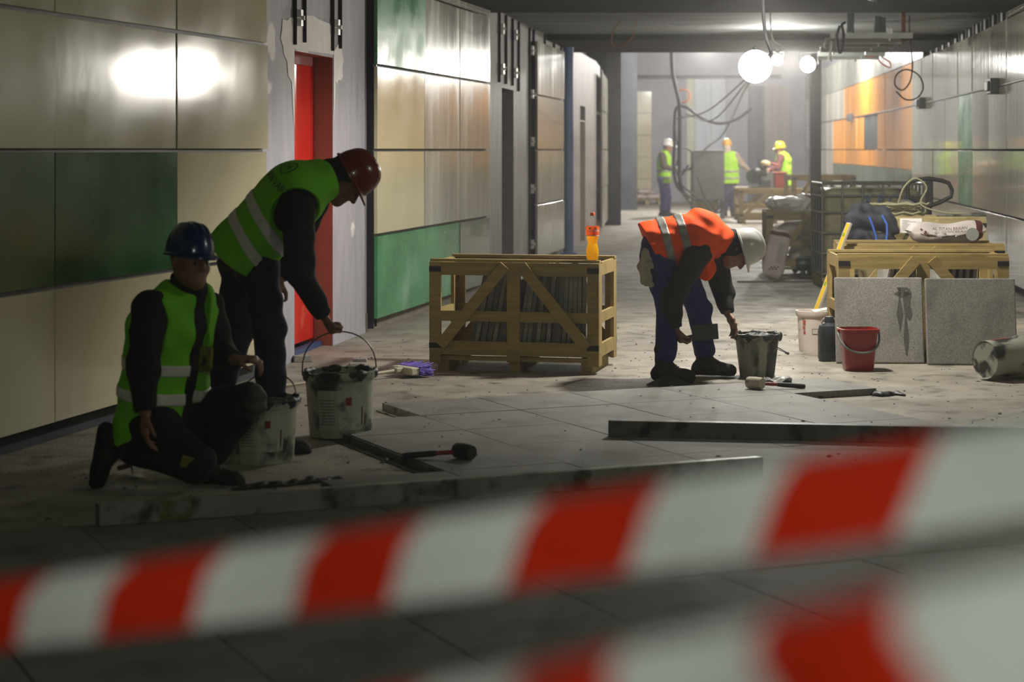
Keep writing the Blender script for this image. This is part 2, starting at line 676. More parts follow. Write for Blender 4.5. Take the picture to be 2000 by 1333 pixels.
ML = offset_poly(PL, 0.036)
mb = MB()
for k in (0, 1, 2, 3, 4, 6, 8):
    wall_seg(mb, ML[k], ML[k + 1], 0.13, 2.88, .004)
ob('joint_shade_sheet', mb, M_black, wl)  # black sheet added behind the panels so their joints look dark
mb = MB()
mb2 = MB()
BL = offset_poly(PL, 0.09)
for k in range(5):
    wall_seg(mb, BL[k], BL[k + 1], 0.002, 0.16, .02)
wall_seg(mb2, BL[6], BL[7], 0.002, 0.16, .02)
wall_seg(mb2, BL[8], BL[9], 0.002, 0.16, .02)
ob('base_strip', mb, M_dark, wl)  # dark strip stands in for the shade in the recess under the panels
ob('base_strip', mb2, pm('base_concrete', '6d675c', '7a7468', scale=6, rough=.85), wl)

# ---- mounting rails with brackets
rail_cache = {}


def rail(parent, p, t, z0, z1, br=(), w=0.05, dep=0.03, bw=0.06, bside=1):
    rz = math.atan2(t[1], t[0])
    m = MB()
    m.box((0, -dep / 2, (z0 + z1) / 2), (0.008, dep, z1 - z0))
    m.box((w / 2, -0.006, (z0 + z1) / 2), (w, 0.012, z1 - z0))
    r = ob('mounting_rail', m, M_black, parent, (p[0], p[1], 0), (0, 0, rz))
    for z in br:
        b = MB()
        for k in (-1, 1):
            b.box((bw / 2 * bside, -0.035, z + k * 0.032), (bw, 0.05, 0.052))
        b.box((bw / 2 * bside, -0.066, z), (0.012, 0.025, 0.03))
        ob('bracket', b, M_alu, r)
    return r


def wdir(P, p):
    for a, b in zip(P[:-1], P[1:]):
        if a[1] <= p[1] <= b[1]:
            t = Vector((b[0] - a[0], b[1] - a[1])).normalized()
            return (t.x, t.y)
    return (0, 1)


for px, zb, br in ((572, 2.24, (2.43,)), (591, 2.27, ()), (646, 2.25, (2.43,)), (661, 2.28, ())):
    p = ray_poly(WL, px)
    rail(wl, p, wdir(WL, p), zb, 3.04, br)
p = ray_poly(WL, 716)
rail(wl, p, wdir(WL, p), 0.03, 3.04, (0.29, 0.88, 1.57, 2.19, 2.75), w=0.09, dep=.06)
p = ray_poly(WL, 729)
rail(wl, p, wdir(WL, p), 0.03, 3.04, ())
for px, zb in ((973, 2.25), (986, 2.25), (999, 2.25), (1011, 2.2)):
    p = ray_poly(WL, px)
    rail(wl, p, wdir(WL, p), zb, 3.04, (2.40, 2.85) if px in (973, 999) else (), bw=0.12)
for px, br in ((1032, (0.3, 1.0, 1.6, 2.2, 2.75)), (1040, ())):
    p = ray_poly(WL, px)
    rail(wl, p, wdir(WL, p), 0.03, 3.04, br, w=0.2, bw=0.2)
for px in (1062, 1080, 1094):
    p = ray_poly(WL, px)
    rail(wl, p, wdir(WL, p), 2.9, 3.04, (), w=0.12)
p = ray_poly(WL, 1172)
rail(wl, p, wdir(WL, p), 0.05, 3.04, (0.5, 1.1, 1.7, 2.3, 2.8), w=0.5, bw=0.3)

# ---- fresh white filler spread round the red door
def wall_patch(px_pts, name, mat):
    m = MB()
    vs = []
    for px, py in px_pts:
        p = ray_poly(WL, px)
        t = wdir(WL, p)
        d = p[1]
        vs.append((p[0] + t[1] * .004, p[1] - t[0] * .004, EYE + (HY - py) / FPX * d))
    m.add(vs, [tuple(range(len(vs)))])
    return ob(name, m, mat, wl)


M_fill = pm('white_filler', 'ecebe9', 'f4f3f1', scale=8, rough=.75, bump=.15)
wall_patch([(574, 96), (574, 250), (571, 200), (569, 160), (562, 148), (560, 120), (553, 105), (552, 90), (547, 75), (550, 55), (551, 38), (560, 40), (566, 34), (578, 36), (590, 38), (598, 30), (612, 31), (622, 38), (632, 42), (642, 46), (650, 55), (652, 70), (652, 107)][::-1], 'filler_patch', M_fill)
wall_patch([(651, 100), (660, 86), (666, 95), (670, 118), (668, 132), (669, 150), (664, 158), (661, 155), (657, 165), (655, 158), (653, 200), (651, 240)][::-1], 'filler_patch', M_fill)

# ---- blue pipe column
bc = G(1110, 496)
col = thing('pipe_column', 'tall blue painted column against the grey plaster wall', 'column', (bc[0], bc[1], 0))
ob('shaft', MB().lathe([(0.075, 0.02), (0.075, 3.04)], 20, capt=True), M_blue, col, smooth=40)
ob('base_plate', MB().box((0, 0, 0.01), (0.24, 0.24, 0.02)), M_blue, col)

# ---- right wall
RD = [(-6 + 1.5 * i) for i in range(46)]
RP = [(wall_right_x(d), d) for d in RD]
mb = MB()
for a, b in zip(RP[:-1], RP[1:]):
    wall_seg(mb, (b[0] + 0.12, b[1]), (a[0] + 0.12, a[1]), 0, 3.05 if b[1] < 30.1 else 4.25)
wr = struct(ob('wall_right', mb, pm('back_wall_grey', '6f6e78', '7c7b84', scale=2, rough=0.7)))
for i, (a, b) in enumerate(zip(RP[:-1], RP[1:])):
    mid = (a[1] + b[1]) / 2
    if mid < 6:
        continue
    pxm = CX + FPX * (a[0] + b[0]) / 2 / mid
    for r in range(4):
        if r == 2 and 1690 < pxm < 1712:
            ob('hole_shade_sheet', MB().box(((a[0] + b[0]) / 2 + .09, mid, 1.85), (.03, 1.5, .7)), M_black, wr)  # black sheet added to paint the shade inside the open gap
            continue                      # the missing panel
        mt = M_rwall
        if 1866 < pxm < 1892 and r in (1, 2):
            mt = M_greend
        elif r == 1 and (i * 7) % 5 == 0:
            mt = M_dusty
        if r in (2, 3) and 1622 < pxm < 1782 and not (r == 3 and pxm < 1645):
            mt = M_amber  # panels coloured to carry the painted orange reflection
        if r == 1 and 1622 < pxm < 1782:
            panel(wr, b, a, 1.17, ROWS[2] - 0.012, M_amber, tilt=0.007)  # panel split where the painted reflection ends
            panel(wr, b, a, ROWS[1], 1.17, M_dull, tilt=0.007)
            continue
        panel(wr, b, a, ROWS[r], ROWS[r + 1] - 0.012, mt, tilt=0.007)
    if mid < 21.5 or mid > 30.5:
        panel(wr, b, a, 2.89, 3.04 if mid < 30 else 3.55, M_dusty, ribbed=True)
    else:
        for s in (0.2, 0.7):
            q = lerp2(b, a, s)
            rail(wr, (q[0] + 0.1, q[1]), (a[0] - b[0], a[1] - b[1]), 2.86, 3.04, (), w=0.22)
for px, z in ((1552, 2.19), (1665, 2.19), (1805, 2.19), (1948, 2.19)):
    p = ray_poly(RP, px)
    m = MB().box((0, -0.05, 0), (0.34, 0.10, 0.17)).box((0, -0.11, 0), (0.22, 0.03, 0.11))
    ob('junction_box', m, M_plug, wr, (p[0], p[1], z), (0, 0, math.atan2(-1, -0.09)), bevel=0.01)
mb = MB()
for a, b in zip(RP[:-1], RP[1:]):
    if b[1] > 6:
        mb.tube([(a[0] - 0.012, a[1], 2.189), (b[0] - 0.012, b[1], 2.189)], 0.009, 6)
ob('wall_cable', mb, M_black, wr)

# ---- ceiling, beams, tall hall behind
cl = struct(ob('ceiling', MB().box((1.5, 12.0, 3.2), (18, 36.4, 0.3)), M_soffit))
ob('beam', MB().box((2.5, 17.5, 3.0), (16, 7.2, 0.1)), M_beam, cl)
ob('beam', MB().box((3.6, 28.5, 3.01), (16, 3.4, 0.08)), M_beam, cl)
hc = struct(ob('ceiling', MB().box((6, 46, 4.35), (16, 32, 0.2)), M_dark))
mb = MB()
mb.box((6, 30.2, 3.75), (16, 0.3, 1.2))
struct(ob('wall_lintel', mb, M_dark))
wb = struct(ob('wall_back', MB().box((6, 56.6, 2.1), (12, 0.4, 4.3)), M_hallw))


def wall_piece(name, px0, px1, z0, z1, d, mat, th=0.06):
    x0, x1 = (px0 - CX) / FPX * d, (px1 - CX) / FPX * d
    return ob(name, MB().box(((x0 + x1) / 2, d, (z0 + z1) / 2), (x1 - x0, th, z1 - z0)), mat, wb)


struct(ob('wall_pier', MB().box((2.73, 49.6, 2.12), (0.72, 1.0, 4.24)), M_dark))
struct(ob('wall_hall_left', MB().box((2.0, 44.6, 2.12), (0.3, 10.6, 4.24)), M_dark))
for k in range(5):
    z0 = 0.05 + 0.62 * k
    wall_piece('wall_panel', 1243, 1272, z0, z0 + 0.605, 56.3, M_cream, 0.08)
wall_piece('wall_panel', 1341, 1356, 0.02, 3.55, 56.34, M_ylw, 0.1)
wall_piece('wall_panel', 1357, 1388, 0.02, 3.6, 56.35, M_pale)
wall_piece('wall_panel', 1389, 1417, 0.02, 3.6, 56.35, M_pale)
wall_piece('wall_panel', 1418, 1460, 0.02, 3.6, 56.3, pm('hall_grey_panel', '94949a', '9f9fa5', scale=2, rough=0.6, stretch=(3, 3, .4)), 0.12)
wall_piece('wall_panel', 1461, 1492, 0.02, 3.3, 56.35, pm('hall_dark_panel', '55555c', '67676d', scale=2, rough=0.6, stretch=(4, 4, .4)), 0.08)
wall_piece('wall_panel', 1493, 1544, 0.02, 3.3, 56.35, pm('hall_warm_panel', '8b857f', '9a948d', scale=2, rough=0.6, stretch=(4, 4, .4)), 0.08)
mb = MB()
mb.box((1.46, 56.3, 3.62), (9, 0.12, 0.05))
ob('conduit', MB().tube([(3.2, 56.2, 3.55), (7.6, 56.2, 3.55)], 0.05, 8), M_plug, wb)

# ---- black column carrying a flood lamp
c0 = (5.09, 33.4)
col = thing('steel_column', 'black square column standing before the panelled right wall', 'column', (c0[0], c0[1], 0))
ob('shaft', MB().box((0, 0, 2.0), (0.17, 0.17, 4.0)), M_black, col)
ob('foot_plate', MB().box((0, 0, 0.01), (0.34, 0.34, 0.02)), M_black, col)

# ---- crumbs of mortar and stone scattered on the screed and the tiles
mb = MB()
rng = random.Random(21)
for k in range(900):
    d = rng.uniform(7.6, 17.0)
    x = rng.uniform(max(-0.24 * d, wall_left_x(d) + .25), min(.27 * d, wall_right_x(d) - .5))
    u, v = x * CU + d * SU, -x * SU + d * CU
    on = (v < 7.74) or (v < 8.34 and 2.87 < u < 6.47) or (v < 10.14 and 3.47 < u < 6.47) or (10.14 <= v < 10.74 and 4.07 < u < 7.07)
    if on and rng.random() < .6:
        continue
    r = rng.uniform(.003, .008) if rng.random() < .93 else rng.uniform(.008, .016)
    vs = []
    for dx, dy, dz in ((1, 0, 0), (-1, 0, 0), (0, 1, 0), (0, -1, 0), (0, 0, .7), (0, 0, -.3)):
        q = rng.uniform(.6, 1.3) * r
        vs.append((x + dx * q * 1.3, d + dy * q, (TZ if on else 0) + .002 + dz * q))
    mb.add(vs, [(0, 2, 4), (2, 1, 4), (1, 3, 4), (3, 0, 4), (2, 0, 5), (1, 2, 5), (3, 1, 5), (0, 3, 5)])
o = ob('crumbs', mb, pm('crumb_grey', '4a473f', '6d695f', scale=6, rough=.9), fl)
o['kind'] = 'stuff'

# ================================================================ LAMPS
M_lens = pm('lamp_glass_lit', 'ffffff', rough=0.3, emit='fff6e6', estr=60.0)
M_lens2 = pm('lamp_glass_lit_far', 'ffffff', rough=0.3, emit='fff6ec', estr=30.0)


def flood_lamp(label, loc, aim, size=0.28, lens=None, yoke=True):
    t = thing('flood_lamp', label, 'lamp', loc)
    t.rotation_euler = (Vector(aim) - Vector(loc)).to_track_quat('Y', 'Z').to_euler()
    s = size
    m = MB()
    hp_ = MB().lathe([(s * .18, -.12), (s * .36, -.09), (s * .44, -.05), (s * .45, -.012), (s * .42, -.012), (s * .40, -.03)], 32, capt=True)
    m.add([(v[0], v[2], -v[1]) for v in hp_.v], hp_.f)
    for k in range(5):
        m.box((s * (-.3 + .15 * k), -0.13, 0), (0.012, 0.05, s * .55))
    ob('housing', m, M_plug, t)
    ob('lens', MB().lathe([(0.0, 0.03), (s * .2, 0.028), (s * .36, 0.016), (s * .41, 0.0)], 28, capb=False), lens or M_lens, t, (0, -0.018, 0), (-math.pi / 2, 0, 0), smooth=60)
    if yoke:
        m = MB().tube([(-s * .53, -0.06, 0), (-s * .53, -0.06, s * .62), (s * .53, -0.06, s * .62), (s * .53, -0.06, 0)], 0.01, 6)
        ob('yoke', m, M_black, t)
    return t


flood_lamp('dazzling round flood lamp hanging on a cable from the ceiling', LAMP_A, (0.2, 0, 1.5), 0.32, None, False)
flood_lamp('smaller lit flood lamp clamped beside the black column', (LAMP_B[0], LAMP_B[1], LAMP_B[2]), (LAMP_B[0] - 4, LAMP_B[1] - 7, 2.3), 0.30, M_lens2)
flood_lamp('flood lamp fixed under the ceiling above the paving work', (LAMP_O[0], LAMP_O[1], LAMP_O[2] + 0.07), (1.3, 14.1, 0), 0.3, M_lens2)
C1 = LAMP_C
t = flood_lamp('tiny lit lamp dangling from wires right of the dazzling lamp', C1, (C1[0] - 2, 0, 1.8), 0.16, M_lens2)
flood_lamp('unseen fill lamp added above the stacked crates', (3.0, 16.4, 2.80), (3.4, 19.5, 0), 0.3, M_lens2)
flood_lamp('dim passage lamp mounted high on the right side near the camera', (3.3, 8.3, 2.80), (3.0, 8.4, 0), 0.26, pm('lamp_glass_dim', 'ffffff', rough=.3, emit='e6ffd8', estr=6))
flood_lamp('unseen fill lamp added behind the camera for the tape', (0.1, -0.6, 2.33), (0.1, 0.6, 0), 0.26, pm('lamp_glass_dim', 'ffffff'))
flood_lamp('hall lamp under the high ceiling above the far workers', (4.6, 47.0, 4.1), (4.6, 46, 0), 0.4, M_lens2)
flood_lamp('hall lamp under the high ceiling above the far crate', (5.9, 40.0, 4.05), (5.9, 40.1, 0), 0.4, M_lens2)

M_cable = pm('black_rubber_cable', '1b1c1d', '232425', rough=0.6)
M_copper = pm('copper_wire', '8a4a2c', 'a2603c', rough=0.5)


def cable(label, pts, r=0.012, mat=None, n=10, name='cable'):
    o = ob(name, MB().tube(spline(pts, n), r, 7), mat or M_cable, smooth=80)
    return tag(o, label, 'cable')


a = LAMP_A
cable('thick black cable dropping from the ceiling to the dazzling lamp', [(W(1489, 10, 17.3)[0], 17.3, 3.06), W(1491, 30, 17.3), W(1497, 75, 17.25), W(1506, 105, 17.2), W(1490, 112, 17.12), (a[0], 17.1, a[2] + 0.17)], 0.016)
cable('thin grey wire curling beside the lamp cable', [W(1504, 20, 22.0), W(1506, 60, 22.0), W(1512, 80, 22.0), W(1526, 90, 22), W(1520, 102, 22.0), W(1508, 95, 22)], 0.008, M_alu)
for i, (p0, p1, sag) in enumerate(((W(1462, 150, 30), W(1322, 232, 40), 0.35), (W(1466, 152, 30), W(1338, 222, 40), 0.75))):
    mid = ((p0[0] + p1[0]) / 2, (p0[1] + p1[1]) / 2, (p0[2] + p1[2]) / 2 - sag * 0.5)
    cable(('upper' if i == 0 else 'lower') + ' thin slack wire sloping from the lamp to the hanging cable bundle', [p0, mid, p1], 0.012, M_plug)
cable('heavy black cable hanging straight from the hall ceiling to the cable knot', [(W(1311, 95, 40)[0], 40, 4.23), W(1313, 130, 40), W(1320, 170, 40), W(1327, 205, 40), W(1328, 260, 40), W(1327, 330, 40), W(1332, 370, 40), W(1345, 385, 41)], 0.045)
cable('black cable loop left of the straight hanging cable', [W(1328, 207, 40.1), W(1319, 220, 40.1), W(1317, 290, 40.1), W(1316, 330, 40.1), W(1322, 362, 40.1), W(1335, 378, 40.3)], 0.032)
cable('thick slack cable sagging rightward before the pale panels', [W(1328, 206, 39.9), W(1345, 212, 39.9), W(1370, 230, 39.9), W(1405, 241, 39.9), W(1440, 232, 39.9), W(1468, 212, 39.9)], 0.035, M_plug)
cable('thin cable curving up from the dark cabinet', [W(1372, 296, 43), W(1385, 285, 43), W(1410, 265, 43), W(1430, 230, 42), W(1450, 185, 38), W(1470, 150, 31)], 0.018, M_plug)
cable('thin wire hanging beside the worker in the white helmet', [W(1318, 235, 40.2), W(1321, 270, 40.2), W(1326, 300, 40.2), W(1320, 330, 40.2), W(1330, 355, 40.2)], 0.014)
cable('cable arching from the bundle onto the dark cabinet', [W(1316, 288, 41), W(1330, 287, 41.5), W(1345, 293, 42.2), W(1353, 300, 43)], 0.016, M_plug)
for i, (x0, y0, x1, y1, s, lb) in enumerate(((1336, 330, 1360, 385, -18, 'left'), (1345, 322, 1350, 400, -22, 'far left'), (1372, 388, 1412, 396, 24, 'lower'), (1362, 345, 1395, 392, 20, 'front'), (1385, 392, 1424, 378, 30, 'right'))):
    cable('loose cable looping at the %s side of the dark cabinet' % lb, [W(x0, y0, 42.4), W((x0 + x1) / 2 + (s if i < 2 else 0), (y0 + y1) / 2 + (0 if i < 2 else s), 42.4), W(x1, y1, 42.4)], 0.022, M_cable)
# copper coil hanging in the hall
mb = MB()
for k in range(3):
    mb.tube(arc_pts((0, k * 0.03, 0), 0.125 + 0.006 * k, 0, 360, 24), 0.012, 6, cap=False)
for k in range(3):
    mb.tube(arc_pts((0.01 * k, 0.1 + k * .02, 0.0), 0.135, 200, 340, 14), 0.01, 6)
p = W(1335, 187, 41)
tag(ob('copper_coil', mb, M_copper, None, p), 'ring of copper coloured wire beside the heavy hanging cable', 'wire coil')
# thin loops below the near ceiling
q = [W(1240, 28, 24), W(1222, 32, 24), W(1203, 52, 24), W(1194, 80, 24), W(1204, 92, 24), W(1222, 86, 24), W(1238, 66, 24), W(1243, 40, 24), W(1240, 27, 24)]
cable('thin reddish wire loop hanging from the soffit left of centre', [(q[0][0], 24, 3.06)] + q, 0.006, M_copper)
q = [W(1776, 62, 23), W(1779, 95, 23), W(1782, 128, 23), W(1777, 160, 23), W(1762, 176, 23), W(1748, 165, 23), W(1752, 145, 23), W(1772, 136, 23), W(1795, 148, 23), W(1803, 172, 23), W(1790, 192, 23), W(1768, 194, 23), W(1750, 178, 23)]
cable('brown wire ending in a hanging double loop before the right wall', [(q[0][0], 23, 3.06)] + q, 0.009, pm('brown_wire', '3a2417', '4a2f1f', rough=0.6))
cable('orange wire loop hanging below the ceiling channels', [W(1716, 100, 27), W(1724, 112, 27), W(1738, 122, 27), W(1738, 132, 27), W(1722, 124, 27), W(1706, 104, 27)], 0.01, pm('orange_wire', 'b8552a', 'c4652f', rough=.5))

# ---- ceiling channel frame
fr = thing('channel_frame', 'grey metal channels hung below the ceiling at the right', 'metal frame', (4.0, 22, 2.7))
M_zinc = pm('zinc_channel', '9a9e9a', 'a8aca8', scale=8, rough=0.4, metal=0.15)


def rel(p, o):
    return (p[0] - o[0], p[1] - o[1], p[2] - o[2])


FO = (4.0, 22, 2.7)
for px0, px1, py, d in ((1622, 1782, 66, 21.9), (1612, 1760, 77, 22.8), (1610, 1746, 85, 23.5), (1602, 1736, 94, 24.7), (1598, 1728, 102, 25.7), (1598, 1716, 109, 26.7)):
    p0, p1 = W(px0, py, d), W(px1, py - 3, d)
    m = MB()
    m.box((0, 0, 0.0), (p1[0] - p0[0], 0.06, 0.008))
    m.box((0, -0.03, -0.03), (p1[0] - p0[0], 0.008, 0.06))
    m.box((0, 0.03, -0.03), (p1[0] - p0[0], 0.008, 0.06))
    ob('channel', m, M_zinc, fr, rel(((p0[0] + p1[0]) / 2, d, (p0[2] + p1[2]) / 2), FO))
    for px in (px0 + 25, px1 - 45):
        x = (px - CX) / FPX * d
        m = MB().box((0, 0, 0.03), (0.05, 0.09, 0.06)).tube([(0, 0, -0.08), (0, 0, 0.1)], 0.012, 6)
        ob('clamp', m, M_alu, fr, rel((x, d, p0[2]), FO))
for px, d, y1 in ((1660, 21.9, 66), (1713, 22.4, 70), (1722, 22.6, 66)):
    x = (px - CX) / FPX * d
    z1 = EYE + (HY - y1) / FPX * d
    m = MB().box((0, 0, (3.0 + z1) / 2 - z1), (0.06, 0.05, 3.0 - z1)).box((0.035, 0.0, (3.0 + z1) / 2 - z1), (0.006, 0.09, 3.0 - z1))
    ob('hanger', m, M_plug, fr, rel((x, d, z1), FO))
p = W(1764, 40, 22.5)
ob('hanger', MB().box((0, 0, 0.15), (0.05, 0.04, 0.4)), pm('rust_strut', '6d4430', '7b5038', rough=.7), fr, rel((p[0], 22.5, 2.75), FO))
p = W(1760, 69, 22.3)
ob('socket_block', MB().box((0, 0, 0), (0.13, 0.06, 0.04)), pm('orange_plastic', 'a8552b', 'b36234', rough=.4), fr, rel(p, FO), (0, -0.1, 0), bevel=.006)
p = W(1699, 109, 26.5)
ob('socket_block', MB().box((0, 0, 0), (0.13, 0.06, 0.04)), pm('orange_plastic', 'a8552b'), fr, rel(p, FO), bevel=.006)
cable('black cable loop strapped over the ceiling channels', [W(1640, 50, 21.7), W(1635, 70, 21.7), W(1637, 95, 21.7), W(1641, 103, 21.7), W(1646, 92, 21.7), W(1648, 66, 21.7), W(1644, 50, 21.7), W(1650, 44, 21.8)], 0.014)
cable('short chrome strap hanging from the ceiling channels', [W(1624, 80, 22.5), W(1623, 95, 22.5), W(1620, 117, 22.5)], 0.016, M_alu)

# ================================================================ WOODEN CRATES
M_wood = pm('crate_pine', '8f7b48', 'a48e57', scale=3, rough=0.75, stretch=(1, 12, 12), bump=0.1, c3='7d6836', c3scale=4, c3lo=0.6, c3hi=0.72)
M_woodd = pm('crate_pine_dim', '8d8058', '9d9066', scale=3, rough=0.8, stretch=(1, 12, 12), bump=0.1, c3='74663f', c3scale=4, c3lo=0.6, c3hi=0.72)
M_strap = pm('black_strap', '141414', '1c1c1b', rough=0.5)
M_slab = granite('slab_granite', '85837a', '55544d', '9d9a90', 120, 0.8)
M_slabl = granite('slab_granite_pale', '8c8a83', '5c5a55', 'a19e96', 110, 0.75, '73716a')


def crate(label, loc, rz, w, dp, h, wood, group='wooden slab crates', sides=True):
    t = thing('wooden_crate', label, 'crate', loc, rz, group)
    pw, pt = 0.088, 0.024          # board width, thickness

    def bd(name, c, s, rot=None, mat=None):
        return ob(name, MB().box((0, 0, 0), s), mat or wood, t, c, rot or (0, 0, 0))
    z0 = 0.085
    for y, sg in ((0, -1), (dp, 1)):
        yo = y + sg * pt / 2
        yi = y - sg * pt / 2
        for x, ww in ((pw * .45, pw * .9), (w / 2, pw), (w - pw * .45, pw * .9)):
            bd('post', (x, yo, h / 2 + 0.02 + (0.01 if x == w / 2 else 0)), (ww, pt, h - 0.06 - (0.02 if x == w / 2 else 0)))
        for x0, x1 in ((pw * .9 + .001, w / 2 - pw / 2 - .001), (w / 2 + pw / 2 + .001, w - pw * .9 - .001)):
            for z, hh in ((h - 0.055, pw), (h * .50, pw * .78), (z0 + 0.075, pw * 1.05)):
                bd('rail', ((x0 + x1) / 2, yo, z), (x1 - x0, pt * .98, hh))
            bd('skirt_board', ((x0 + x1) / 2, yi, z0 + 0.005), (x1 - x0, pt, 0.03))
        for s in (-1, 1):
            a = Vector((w / 2 + s * 0.055, yo + sg * pt, h - 0.03))
            b = Vector((w / 2 + s * (w / 2 - pw * 0.9), yo + sg * pt, z0 + 0.09))
            o = ob('brace', MB().bar(a, b, 0.075, pt * .9, (0, 1, 0)), wood, t)
        for x in (pw * .45, w - pw * .45):
            for z in (h - 0.06, z0 + 0.09):
                bd('corner_strap', (x, yo + sg * (pt / 2 + 0.002), z), (pw * .92, 0.004, 0.036), mat=M_strap)
    for x, sg in ((0, -1), (w, 1)):
        for y in (0.05, dp - 0.05):
            bd('post', (x - sg * pt / 2, y, h / 2 + 0.02), (pt, pw, h - 0.07))
        for z, hh in ((h - 0.05, pw), (h * .5, pw * .8), (z0 + 0.07, pw)):
            bd('rail', (x - sg * pt * .5, dp / 2, z), (pt * .96, dp - 0.19, hh))
    for y in (0.03, dp - 0.03):
        bd('top_board', (w / 2, y, h + 0.0), (w, 0.06, 0.018))
    for y in (0.06, dp / 2, dp - 0.06):
        bd('floor_board', (w / 2, y, z0 + 0.035), (w - 0.01, 0.10, 0.02))
    for x in (0.09, w / 2, w - 0.09):
        bd('bearer', (x, dp / 2, (z0 + 0.02) / 2 + 0.0), (0.075, dp - 0.02, z0 + 0.02))
    return t


RZ1 = math.radians(-12.6)
C1L = G(846, 724)
CR1 = crate('near wooden crate packed with upright granite slabs, bottle on top', (C1L[0] - 0.02, C1L[1], 0), RZ1, 1.165, 0.66, 0.75, M_wood)
slab_me = MB().box((0, 0, 0.29), (0.026, 0.58, 0.58)).mesh('granite_slab', M_slab)
slab_me2 = MB().box((0, 0, 0.275), (0.034, 0.57, 0.55)).mesh('granite_slab', granite('slab_granite_dark', '6d6b63', '44433d', '848279', 120, .85))


def in_frame(o, loc, x, y, z):
    c, s = math.cos(o), math.sin(o)
    return (loc[0] + x * c - y * s, loc[1] + x * s + y * c, loc[2] + z)


x = 0.27
k = 0
base = (C1L[0] - 0.02, C1L[1], 0)
while x < 1.08:
    if 0.535 < x < 0.60:
        x = 0.60
    left = x < 0.56
    lean = (0.20 - 0.16 * (x - 0.27)) if left else max(0.02, 0.16 - 0.34 * (x - 0.60))
    me = slab_me if random.random() < 0.6 else slab_me2
    o = link('granite_slab', me, None, in_frame(RZ1, base, x - (0.0 if left else .0), 0.33 + random.uniform(-0.02, 0.015), 0.131), (0, lean, RZ1))
    tag(o, 'grey granite slab standing on edge inside the near crate', 'slab', 'slabs packed in the near crate')
    x += random.choice((0.031, 0.034, 0.037, 0.041))
    k += 1
C2L = G(1637, 700)
RZ2 = math.radians(-2.0)
b2 = (W(1637, 498, 14.15)[0], 14.15, 0)
crate('front crate behind the two leaning granite slabs', b2, RZ2, 1.20, 0.62, 0.75, M_wood)
b3 = (W(1648, 480, 15.25)[0], 15.25, 0)
crate('middle crate carrying the cement sack at the right', b3, RZ2, 1.22, 0.62, 0.77, M_wood)
b4 = (W(1752, 420, 17.4)[0] - 0.25, 17.4, 0)
crate('rear crate with a pinned paper and a hose coil on it', b4, RZ2, 1.02, 0.62, 0.90, M_woodd)
b5 = (W(1497, 415, 23.6)[0], 23.6, 0)
crate('crate heaped with paper cement sacks beside the caged tank', b5, math.radians(-3), 1.15, 0.70, 0.76, M_woodd)
b6 = (W(1444, 370, 40.0)[0], 40.0, 0)
crate('far crate used as a table under the stone saw', b6, 0, 1.45, 0.9, 0.70, M_woodd)
b7 = (W(1547, 330, 37)[0], 37, 0)
crate('distant dark crate beside the worker in the yellow-green helmet', b7, 0.05, 1.2, 0.8, 1.02, M_woodd)
for bb, xs, g, lb in ((b2, (0.30, 0.34, 0.40, 0.45, 0.68, 0.72, 0.77, 0.82, 0.87, 0.92), 'slabs in the front right crate', 'granite slab standing inside the front right crate'),
                      (b3, (0.35, 0.40, 0.46, 0.72, 0.80, 0.86), 'slabs in the middle right crate', 'granite slab standing inside the crate under the cement sack')):
    for i, x in enumerate(xs):
        o = link('granite_slab', slab_me, None, in_frame(RZ2, bb, x, 0.31, 0.131), (0, 0.17 if i < len(xs) / 2 - .5 else 0.10, RZ2))
        tag(o, lb, 'slab', g)

# paper pinned on the rear crate
M_paper = pm('paper_white', 'd9d3cf')
p = W(1779, 441, 17.33)
ps = ob('paper_notice', MB().box((0, 0, 0), (0.19, 0.003, 0.125)), M_paper, None, p, (0, 0, RZ2))
tag(ps, 'white printed paper pinned to the rear crate', 'paper')
m = MB()
for r in range(9):
    w_ = (0.06, 0.12, 0.05, 0.13, 0.07, 0.05, 0.06, 0.1, 0.05)[r]
    m.box((-0.075 + w_ / 2, -0.0022, 0.045 - r * 0.011), (w_, 0.001, 0.003))
ob('print_lines', m, pm('pencil_grey', '77706e'), ps)
p = W(1889, 484, 15.2)
ps = ob('paper_notice', MB().box((0, 0, 0), (0.145, 0.003, 0.045)), M_paper, None, (p[0], 15.222, p[2]), (0, 0, RZ2))
tag(ps, 'small white paper strip on the crate below the cement sack', 'paper')
ob('print_lines', MB().box((0, -0.0022, 0.0), (0.05, 0.001, 0.004)), pm('pencil_grey', '77706e'), ps)

# ================================================================ GRANITE SLABS LEANING
def lean_slab(label, px0, px1, pyb, d, w=0.61, h=0.60, lean=14, rz=0.0, mat=None):
    x0 = (px0 - CX) / FPX * d
    x1 = (px1 - CX) / FPX * d
    o = ob('granite_slab', MB().box((0, 0, h / 2), (x1 - x0, 0.03, h)), mat or M_slabl, None, ((x0 + x1) / 2, d, 0.004), (-math.radians(lean), 0, rz), bevel=0.008)
    return tag(o, label, 'slab', 'slabs leaning on the right crates')


